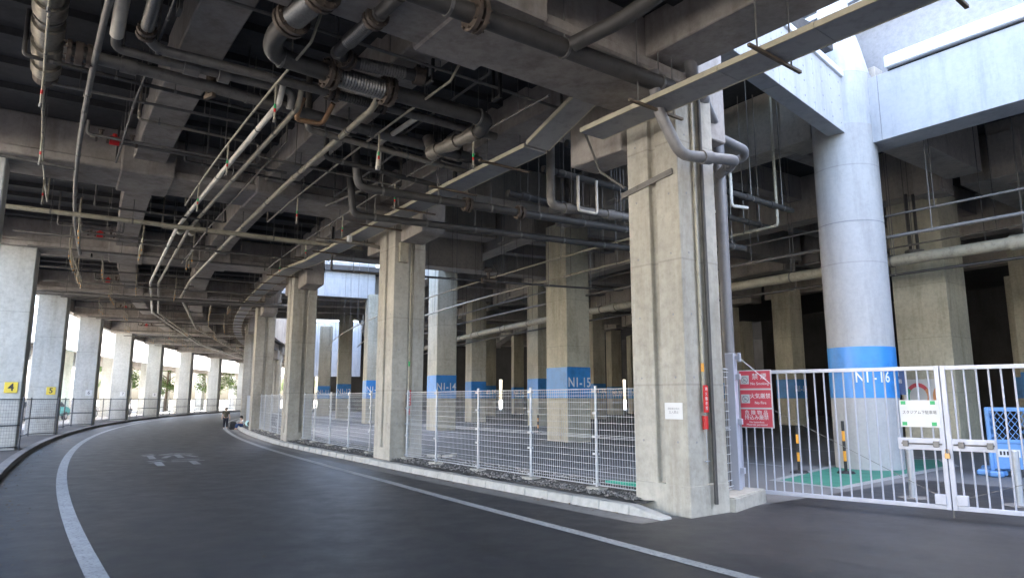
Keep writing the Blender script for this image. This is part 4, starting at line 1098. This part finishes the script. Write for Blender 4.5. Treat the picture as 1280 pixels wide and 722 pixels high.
# ring map on the pillar
ang = R(-144.5); exn = Vector((math.cos(ang),math.sin(ang),0)); eyn = Vector((-math.sin(ang),math.cos(ang),0))
sp = Vector((14.35,23.2,0))+exn*.77+eyn*(-.15)+Vector((0,0,1.66)); sgm = thing('ring_map_board','pale board with a coloured ring map on the wide pillar','sign',sp,ang)
MB().box(-.012,.012,-.62,.62,-.58,.58).build('board','sign_white',sgm,bevel=.003)
def ringseg(y0,z0,ra,rb,a0,a1,mat,sq=1.0):
    mb = MB(); n = 10; vs = []
    for i in range(n+1):
        a = R(a0+(a1-a0)*i/n)
        vs += [(.016,y0+ra*math.cos(a)*sq,z0+ra*math.sin(a)),(.016,y0+rb*math.cos(a)*sq,z0+rb*math.sin(a))]
    mb.add(vs,[(2*i,2*i+1,2*i+3,2*i+2) for i in range(n)]); mb.build('ring_segment',mat,sgm)
ringseg(-.16,0,.33,.46,40,140,'map_red',.85); ringseg(-.16,0,.33,.46,-40,40,'map_orange',.85); ringseg(-.16,0,.33,.46,-140,-40,'map_blue',.85); ringseg(-.16,0,.33,.46,140,220,'map_green',.85)
ringseg(.62,0,.28,.44,110,240,'map_orange',.75)
# blue sign
sp = Vector((12.55,22.6,2.15)); sgb = thing('direction_sign','dark blue direction sign with a white arrow left of the ring map','sign',sp,R(-35))
MB().box(-.33,.33,-.012,.012,-.42,.42).build('board','sign_blue',sgb,bevel=.004)
rt = Vector((math.cos(R(-35)),math.sin(R(-35)),0)); nn = Vector((rt.y,-rt.x,0))
if nn.y > 0: nn = -nn
text('lettering','16-1',.2,'letter_white',sp+nn*.014+Vector((0,0,.24)),rt,(0,0,1),sgb,sgb,ext=.0005)
text('lettering','駐車場',.15,'letter_white',sp+nn*.014+Vector((0,0,.0)),rt,(0,0,1),sgb,sgb,ext=.0005)
text('arrow','←',.3,'letter_white',sp+nn*.014+Vector((0,0,-.24)),rt,(0,0,1),sgb,sgb,ext=.0005,bold=.004)
MB().box(-.03,.03,.014,.06,-2.15,.3).build('pole','galvanised',sgb)
# blue folding plastic barriers
def barrier(label, X, Y, ang_):
    t_ = thing('plastic_barrier', label, 'barrier', (X,Y,0), ang_, 'blue plastic barriers behind the gate')
    W = 1.15
    mb = MB()
    for x in (0,W): mb.box(x-.035,x+.035,-.03,.03,.12,1.42)
    for z in (1.38,.72): mb.box(.036,W-.036,-.028,.028,z-.04,z+.04)
    mb.build('frame','blue_plastic',t_,bevel=.008)
    mb = MB(); n = 10
    for i in range(-10,n+10):
        for s in (1,-1):
            x0 = W*i/n; x1 = x0+s*.42; z0_, z1_ = .76, 1.34
            a = Vector((x0,0,z0_)); b = Vector((x1,0,z1_))
            def clip(p,q):
                if p.x<.03 and q.x<.03 or p.x>W-.03 and q.x>W-.03: return None
                d = q-p; tt0, tt1 = 0, 1
                for lim, sg_ in ((.03,1),(W-.03,-1)):
                    if abs(d.x) > 1e-6:
                        tc_ = (lim-p.x)/d.x
                        if sg_*(p.x-lim) < 0: tt0 = max(tt0,tc_)
                        if sg_*(q.x-lim) < 0: tt1 = min(tt1,tc_)
                return (p+d*tt0,p+d*tt1) if tt1 > tt0 else None
            c_ = clip(a,b)
            if c_: mb.bar(c_[0]+Vector((0,.006*s,0)),c_[1]+Vector((0,.006*s,0)),.012,.03,up=(0,1,0))
    mb.build('lattice','blue_plastic',t_)
    pn = MB().box(.036,W-.036,-.02,.02,.16,.678).build('lower_panel','blue_plastic',t_,bevel=.01)
    MB().box(.12,.50,-.0225,-.0205,.40,.56).build('label','sign_white',pn)
    mb = MB()
    for i in range(5): mb.box(.15+i*.06,.185+i*.06,-.0245,-.0228,.44,.52)
    mb.build('label_print','ink',pn)
    for x in (.05,W-.05):
        MB().box(x-.13,x+.13,-.27,.27,0,.12).build('foot','blue_plastic',t_,bevel=.03)
    return t_
barrier('blue plastic lattice barrier with a white label behind the second gate leaf', 10.1, 14.75, R(-33))
barrier('blue plastic lattice barrier joining the labelled one at the frame edge', 11.1, 14.1, R(10))
barrier('blue plastic lattice barrier turned sideways behind the labelled one', 10.15, 14.85, R(52))
# green hose on gravel
hz = MB(); hz.tube([pol(143.2,-143.55,.22),pol(143.15,-143.75,.21),pol(143.2,-143.95,.22),pol(143.1,-143.7,.235),pol(143.05,-143.5,.22)],.02,8)
tag(hz.build('garden_hose','hose_green',smooth=True),'green hose lying on the gravel behind the mesh fence','hose')
rb = MB()
for i in range(6): 
    c_ = pol(142.9+random.uniform(-.3,.3),-146.35+random.uniform(-.08,.08),.24); rb.bar(c_,c_+Vector((random.uniform(-.3,.3),random.uniform(-.3,.3),.02)),.12,.06)
tag(rb.build('rubble_pile','block_concrete',bevel=.01),'small heap of pale broken slabs behind the second pillar fence','rubble')

# ------------------------------------------------------------------ car-park back wall with slits of daylight
bw = thing('back_wall','dark far wall of the car park with bright slit openings','wall',(20,98,0))
mb = MB(); cuts = sorted([-1.6, 5.7, 12.4, 16.0])
x = -27.5
for c_ in cuts+[95]:
    if c_ == 95: mb.box(x,95,98,98.4,0,10)
    else:
        mb.box(x,c_-.22,98,98.4,0,10); mb.box(c_-.22,c_+.22,98,98.4,4.3,9.99); x = c_+.22
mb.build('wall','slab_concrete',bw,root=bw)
bw2 = thing('side_wall','dark curved concrete wall closing the car park far behind the gate','wall',pol(92,-140,0))
MB().arcbox(91.6,92,-112,-167,0,9.99,step=2).build('wall','slab_concrete',bw2,root=bw2)

# ------------------------------------------------------------------ open side: bridge, wall with arches, far deck, trees, cars
ob = thing('ramp_bridge','dark brown ramp bridge girder seen between the outer pillars','bridge',pol(165,-152,4.6))
MB().arcbox(164.6,165.2,-149,-157.2,4.5,7.2,step=1).build('girder','brown_girder',ob,root=ob)
MB().arcbox(163.9,166.4,-149,-157.3,7.21,7.5,step=1).build('bridge_deck','pavement_concrete',ob,root=ob)
mb = MB()
for t in range(-156,-149,1): mb.arcbox(164.4,164.599,t+.02,t-.02,4.55,7.2,step=1)
mb.build('stiffener','brown_girder',ob,root=ob)
MB().arcbox(164.3,165.5,-149,-157.2,4.25,4.49,step=1).build('bottom_flange','brown_girder',ob,root=ob)
for t in (-149.5,-153,-156.8): MB().arcbox(164.2,165.6,t+.2,t-.2,0,4.24,step=1).build('pier','outer_pillar_concrete',ob,root=ob)
aw = thing('arched_wall','cream wall with low arched openings beyond the outer pillars','wall',pol(171,-155,0))
mb = MB()
for t0 in (-150,-152.4,-154.8,-157.2,-159.6):
    n = 10; r_ = 171
    mb.arcbox(r_-.3,r_+.3,t0,t0-.7,0,5.6,step=1)
    for i in range(n):
        ta = t0-.7-1.7*i/n; tb = t0-.7-1.7*(i+1)/n; u_ = ((i+.5)/n-.5)*2
        mb.arcbox(r_-.3,r_+.3,ta,tb,1.4+.9*math.sqrt(max(0,1-u_*u_)),5.6,step=1)
mb.build('wall','cream_wall',aw,root=aw)
MB().arcbox(173.5,174,-148,-163,0,5,step=1).build('back_wall','slab_concrete',aw,root=aw)
fd = thing('far_deck','pale edged far deck on pillars across the open strip','elevated deck',pol(163,-172,5.3))
MB().arcbox(157.2,157.7,-160.6,-188,5.25,7.4,step=1).build('fascia','wall_concrete',fd,root=fd)
MB().arcbox(157.71,165.5,-160.6,-188,5.6,6.2,step=1).build('slab','slab_concrete',fd,root=fd)
for i in range(8):
    t = -161.3-3.6*i
    for r_ in (158.4,164.8):
        MB().arcbox(r_-.5,r_+.5,t+.18,t-.18,0,5.598,step=1).build('pillar','outer_pillar_concrete',fd,root=fd)
    MB().arcbox(157.75,165.4,t+.15,t-.15,5.05,5.597,step=1).build('beam','beam_concrete',fd,root=fd)

hb = thing('bounce_building','long pale building front catching the sun beyond the open side','building',pol(196,-152,0))  # added reflector: its sunlit front throws light sideways under the deck
MB().arcbox(196,204,-138,-186,0,16,step=1.5).build('wall','white_render',hb,root=hb)
wn = MB()
for i in range(23):
    for z_ in (2.2,5.6,9.0):
        t = -139.5-2*i; MB().arcbox(195.94,195.999,t,t-.9,z_,z_+1.7,step=1).build('window','glass_dark',hb,root=hb)
MB().arcbox(195.6,204.2,-138,-186,16.01,16.5,step=1.5).build('roof_edge','coping_white',hb,root=hb)

def make_tree(name, label, X, Y, h, first=None, grp='leafy trees beyond the road'):
    if first is not None: return dup(first, (X,Y,0), random.uniform(0,6.28), label)
    t_ = thing(name, label, 'tree', (X,Y,0), 0, grp)
    mb = MB(); mb.tube([(0,0,0),(.05,.03,h*.25),(.12,-.05,h*.5),(.1,0,h*.8)],[.22,.17,.12,.05],9,bend=False)
    for k_ in range(9):
        a = k_*2.4; z = h*(.3+.05*k_); d = h*.24
        mb.tube([(.05,0,z),(math.cos(a)*d*.5,math.sin(a)*d*.5,z+h*.09),(math.cos(a)*d,math.sin(a)*d,z+h*.15)],[.08,.05,.02],6,bend=False)
    mb.build('trunk','bark',t_,smooth=True)
    lf = MB(); cl = []
    for k_ in range(46):
        a = random.uniform(0,6.28); rr = h*.33*math.sqrt(random.random()); zf = random.random()
        z = h*(.28+.72*zf); rr *= (1.15-abs(zf-.4)*1.1); cl.append((Vector((math.cos(a)*rr,math.sin(a)*rr,z)), random.uniform(.5,1.0)*h*.09))
    for c_, s_ in cl:
        for k_ in range(90):
            d = Vector((random.gauss(0,1),random.gauss(0,1),random.gauss(0,.7)))*s_*.6
            p = c_+d; a = Vector((random.gauss(0,1),random.gauss(0,1),random.gauss(0,1))).normalized(); b = a.orthogonal().normalized()
            q = random.uniform(.07,.15)
            lf.add([p-a*q,p+b*q*.6,p+a*q,p-b*q*.6],[(0,1,2,3)])
    lf.build('crown','tree_leaf',t_)
    return t_
tr0 = make_tree('leafy_tree','leafy green tree beyond the end of the road', *pol(163.5,-178.5,0).xy, 8.5)
for r_,t,l in ((161,-181.5,None),(160,-184,None),(166,-176,None),(181,-166,None),(181,-171,None),(182,-176,None),(180,-160.0,None),(178,-155.2,'green tree top over the cream arched wall'),(183,-163,None),(158.5,-187,None),(156.5,-189,None)):
    p = pol(r_,t,0); make_tree('leafy_tree', l or 'leafy green tree in the background past the outer pillars', p.x, p.y, 8.5, tr0)

def make_car(label, loc, rz, paintm):
    t_ = thing('parked_car', label, 'car', loc, rz, 'cars parked beyond the open side')
    prof = [(-2.1,.35),(-2.15,.75),(-1.95,.95),(-1.3,1.0),(-.75,1.42),(.75,1.45),(1.35,1.02),(1.95,.9),(2.15,.7),(2.15,.35)]
    mb = MB(); n = len(prof)
    vs = [(x,-.83,z) for x,z in prof]+[(x,.83,z) for x,z in prof]
    vs = [(x,y*(.82 if z > 1.2 else 1),z) for x,y,z in vs]
    mb.add(vs,[tuple(range(n)),tuple(range(n,2*n))[::-1]]+[(i,(i+1)%n,(i+1)%n+n,i+n) for i in range(n)])
    mb.build('body',paintm,t_,bevel=.05,seg=2)
    for s in (-1,1):
        mb = MB(); mb.add([(-1.1,s*.80,1.02),(1.15,s*.80,1.04),(.7,s*.70,1.37),(-.7,s*.70,1.36)],[(0,1,2,3)])
        mb.v = [(x,y+s*.035,z) for x,y,z in mb.v]; mb.build('side_window','glass_dark',t_)
        for x in (-1.3,1.35):
            w = MB().tube([(x,s*.66,.32),(x,s*.86,.32)],.32,18).build('wheel','tyre',t_,smooth=True)
            MB().tube([(x,s*.85,.32),(x,s*.87,.32)],.19,14).build('rim','galvanised',w,smooth=True)
    mb = MB(); mb.add([(-1.33,-.68,1.03),(-1.33,.68,1.03),(-.78,.6,1.42),(-.78,-.6,1.42)],[(0,1,2,3)]); mb.add([(1.38,-.68,1.04),(1.38,.68,1.04),(.79,.6,1.44),(.79,-.6,1.44)],[(0,1,2,3)])
    mb.v = [(x+(-.02 if x<0 else .02),y,z+.015) for x,y,z in mb.v]; mb.build('windscreen','glass_dark',t_)
    for s in (-1,1): MB().box(2.1,2.17,s*.62-.14,s*.62+.14,.6,.74).build('headlight','sign_white',t_,bevel=.02)
    return t_
for r_,t,mat_,lab in ((158.2,-157.6,'car_white','white car parked behind the fence past pillar five'),(158.6,-161.3,'car_silver','silver car parked behind the third far fence run'),(158.4,-163.6,'car_teal','teal car parked behind the fence among sunlit pillars'),(158.8,-166.6,'car_white','white car parked under the far deck edge'),(159.2,-170.2,'car_silver','silver car parked near the end of the road')):
    make_car(lab, pol(r_,t,0), rot_of(t)+R(86), mat_)
cn = thing('traffic_cone','red traffic cone on the sunlit ground behind pillar five','cone',pol(155.2,-155.6,0))
MB().tube([(0,0,.03),(0,0,.7)],[.16,.03],14,bend=False).build('cone','red_paint',cn,smooth=True); MB().box(-.2,.2,-.2,.2,0,.03).build('base','black_rubber',cn)
MB().tube([(0,0,.35),(0,0,.5)],[.1,.065],14,bend=False,cap=False).build('stripe','sign_white',cn)

# ------------------------------------------------------------------ children and their things
def skin(name, verts, edges, radii, mat, parent, root_i=0, sub=2):
    me = bpy.data.meshes.new(name+'_cage'); me.from_pydata(verts, edges, [])
    o = bpy.data.objects.new(name+'_cage', me); COL.objects.link(o)
    md = o.modifiers.new('skin','SKIN'); sv = me.skin_vertices[0].data
    for i, r_ in enumerate(radii): sv[i].radius = (r_, r_) if not isinstance(r_, tuple) else r_
    for i in range(len(verts)): sv[i].use_root = (i == root_i)
    s_ = o.modifiers.new('sub','SUBSURF'); s_.levels = sub; s_.render_levels = sub
    dg = bpy.context.evaluated_depsgraph_get(); dg.update()
    m2 = bpy.data.meshes.new_from_object(o.evaluated_get(dg)); bpy.data.objects.remove(o)
    m2.materials.clear(); m2.materials.append(MATS[mat]); m2.name = name
    for p in m2.polygons: p.use_smooth = True
    ob_ = bpy.data.objects.new(name, m2); COL.objects.link(ob_); ob_.parent = parent
    return ob_
def head_bits(parent, c, s, hairmat='hair'):
    c = Vector(c)
    mb = MB(); n = 12
    for i in range(7):
        a = math.pi*.5*i/6*1.25
    bm = bmesh.new(); bmesh.ops.create_uvsphere(bm, u_segments=14, v_segments=10, radius=s)
    for v in bm.verts:
        v.co.z *= 1.08
    kill = [f for f in bm.faces if f.calc_center_median().z < -s*.25 and f.calc_center_median().y > -s*.2 or (f.calc_center_median().y > s*.55 and f.calc_center_median().z < s*.35)]
    bmesh.ops.delete(bm, geom=kill, context='FACES')
    for v in bm.verts: v.co += c
    me = bpy.data.meshes.new('hair'); bm.to_mesh(me); bm.free(); me.materials.append(MATS[hairmat])
    for p in me.polygons: p.use_smooth = True
    o = bpy.data.objects.new('hair', me); COL.objects.link(o); o.parent = parent
# standing child: faces local +y, 1.14 m
ps = pol(145.22,-156.0,.006)
st_ = thing('person','standing person in an olive shirt and dark trousers on the white line','person',ps,R(200),'two children at the roadside')
H_ = 1.14
def sc_(v): return [(x*H_,y*H_,z*H_) for x,y,z in v]
body_v = sc_([(0,0,.53),(0,0,.62),(0,0,.72),(0,0,.80),(0,.005,.86),(0,.012,.90),(0,.015,.96),
 (.055,0,.50),(.06,.015,.28),(.062,-.01,.05),(.062,.06,.02),(-.055,0,.50),(-.06,-.03,.28),(-.062,-.07,.06),(-.062,0,.02),
 (.10,0,.79),(.145,-.01,.64),(.165,.03,.50),(.168,.05,.44),(-.10,0,.79),(-.15,0,.64),(-.175,.02,.50),(-.178,.04,.44)])
be = [(0,1),(1,2),(2,3),(3,4),(4,5),(5,6),(0,7),(7,8),(8,9),(9,10),(0,11),(11,12),(12,13),(13,14),(3,15),(15,16),(16,17),(17,18),(3,19),(19,20),(20,21),(21,22)]
rad = [x*H_ for x in [.085,.08,.085,.06,.035,.06,.062,.06,.042,.027,.028,.06,.042,.027,.028,.04,.028,.022,.02,.04,.028,.022,.02]]
skin('body', body_v, be, rad, 'skin', st_)
skin('shirt', sc_([(0,0,.50),(0,0,.62),(0,0,.73),(0,0,.80),(.10,0,.795),(.14,-.008,.68),(-.10,0,.795),(-.143,0,.68)]), [(0,1),(1,2),(2,3),(3,4),(4,5),(3,6),(6,7)], [x*H_ for x in (.10,.095,.10,.07,.055,.045,.055,.045)], 'shirt_olive', st_)
skin('trousers', sc_([(0,0,.51),(.055,0,.47),(.06,.015,.28),(.062,-.008,.07),(-.055,0,.47),(-.06,-.03,.28),(-.062,-.068,.08)]), [(0,1),(1,2),(2,3),(0,4),(4,5),(5,6)], [x*H_ for x in (.095,.07,.053,.042,.07,.053,.042)], 'trousers_navy', st_)
for x, y in ((.062,.03),(-.062,-.03)): skin('shoe', sc_([(x,y-.05,.03),(x,y+.05,.022)]), [(0,1)], [.034*H_,.028*H_], 'shoe', st_, sub=1)
head_bits(st_, (0,.012*H_,.935*H_), .078*H_)
# sitting child on the kerb
ps2 = pol(144.42,-155.6,.0)
si = thing('person','small person in a white shirt and jeans sitting on the kerb','person',ps2,R(-157+90+200),'two children at the roadside')
sv_ = [(0,0,.22),(0,.01,.36),(0,.03,.46),(0,.06,.52),(0,.08,.58),(0,.09,.65),(.07,.10,.24),(.085,.30,.27),(.085,.33,.05),(.085,.40,.03),(-.07,.10,.24),(-.085,.28,.29),(-.085,.34,.05),(-.085,.41,.03),(.11,.03,.45),(.14,.12,.36),(.09,.25,.33),(-.11,.03,.45),(-.15,.12,.36),(-.10,.24,.34)]
se_ = [(0,1),(1,2),(2,3),(3,4),(4,5),(0,6),(6,7),(7,8),(8,9),(0,10),(10,11),(11,12),(12,13),(2,14),(14,15),(15,16),(2,17),(17,18),(18,19)]
skin('body', sv_, se_, [.085,.08,.07,.04,.065,.07,.06,.045,.03,.03,.06,.045,.03,.03,.04,.03,.024,.04,.03,.024], 'skin', si)
skin('shirt', [(0,0,.22),(0,.01,.36),(0,.03,.46),(.10,.03,.455),(.135,.10,.39),(-.10,.03,.455),(-.14,.10,.39)], [(0,1),(1,2),(2,3),(3,4),(2,5),(5,6)], [.10,.095,.085,.05,.045,.05,.045], 'shirt_white', si)
skin('trousers', [(0,.0,.22),(.07,.10,.24),(.085,.30,.27),(.085,.33,.08),(-.07,.10,.24),(-.085,.28,.29),(-.085,.34,.08)], [(0,1),(1,2),(2,3),(0,4),(4,5),(5,6)], [.10,.075,.055,.042,.075,.055,.042], 'jeans', si)
head_bits(si, (0,.08,.635), .092)
bg = thing('backpack','black rucksack slumped on the gutter between the two children','bag',pol(144.86,-155.75,.0),R(30))
bm_ = MB(); bm_.prism([(-.2,-.13),(.2,-.13),(.22,0),(.16,.14),(-.16,.14),(-.22,0)],0,.40)
bm_.v = [(x*(1 if z < .2 else .7),y*(1 if z < .2 else .6),z) for x,y,z in bm_.v]; bm_.build('body','bag_black',bg,bevel=.06,seg=3,smooth=True)
MB().tube([(-.1,.12,.4),(-.12,.2,.25),(-.1,.14,.08)],.02,6).build('strap','bag_black',bg)
b2 = thing('holdall','pale cyan holdall lying on the kerb beside the pillar','bag',pol(144.13,-155.5,.17),R(-60))
MB().tube([(-.28,0,.15),(.28,0,.15)],.15,16).build('body','bag_cyan',b2,bevel=.03,smooth=True); MB().tube([(.29,0,.15),(.4,0,.15)],.13,14).build('end_pocket','bag_black',b2,smooth=True)

# ------------------------------------------------------------------ dark sheet and end wall added to dim light round the viewpoint
struct(MB().sheet(154.3, 200, -110, -156.5, .02).build('light_damping_ground', 'road_asphalt'))
nb_ = thing('light_stop_wall','plain concrete wall under the deck far behind the viewpoint','wall',pol(148,-126,0))
MB().arcbox(100,154,-122.0,-122.3,0,10,step=1).build('wall','beam_concrete',nb_,root=nb_)

# ------------------------------------------------------------------ world, sun, camera
w = bpy.data.worlds.new('World'); sc.world = w; w.use_nodes = True
nt = w.node_tree; sky = nt.nodes.new('ShaderNodeTexSky'); sky.sky_type = 'NISHITA'; sky.sun_disc = False; sky.dust_density = 4.5; sky.ozone_density = .6
SUN = Vector((.83,.48,1.5)).normalized()        # direction towards the sun
sky.sun_elevation = math.asin(SUN.z); sky.sun_rotation = math.atan2(SUN.x, SUN.y)
bgd = nt.nodes['Background']; bgd.inputs[1].default_value = .15
nt.links.new(sky.outputs[0], bgd.inputs[0])
sd = bpy.data.lights.new('sun','SUN'); sd.energy = 5.0; sd.angle = R(.5); sd.color = (1,.95,.87)
so = bpy.data.objects.new('sun', sd); COL.objects.link(so); so.rotation_euler = (-SUN).to_track_quat('-Z','Y').to_euler()
so.location = (0,0,60)
cam = bpy.data.cameras.new('camera'); cam.sensor_width = 36; cam.lens = 36*853/1280; cam.clip_start = .05; cam.clip_end = 3000
co = bpy.data.objects.new('camera', cam); COL.objects.link(co); co.location = (0,0,1.6)
co.rotation_euler = (R(90)+math.atan(137/853), 0, 0); sc.camera = co
vs = sc.view_settings; sc.display_settings.display_device = 'sRGB'
vs.view_transform = 'Standard'; vs.look = 'None'; vs.gamma = 1; vs.exposure = 3.85; vs.use_curve_mapping = False
cy = sc.cycles
cy.max_bounces = 10; cy.diffuse_bounces = 7; cy.glossy_bounces = 3; cy.transmission_bounces = 2; cy.use_denoising = True
cy.sample_clamp_indirect = 8; cy.caustics_reflective = False; cy.caustics_refractive = False
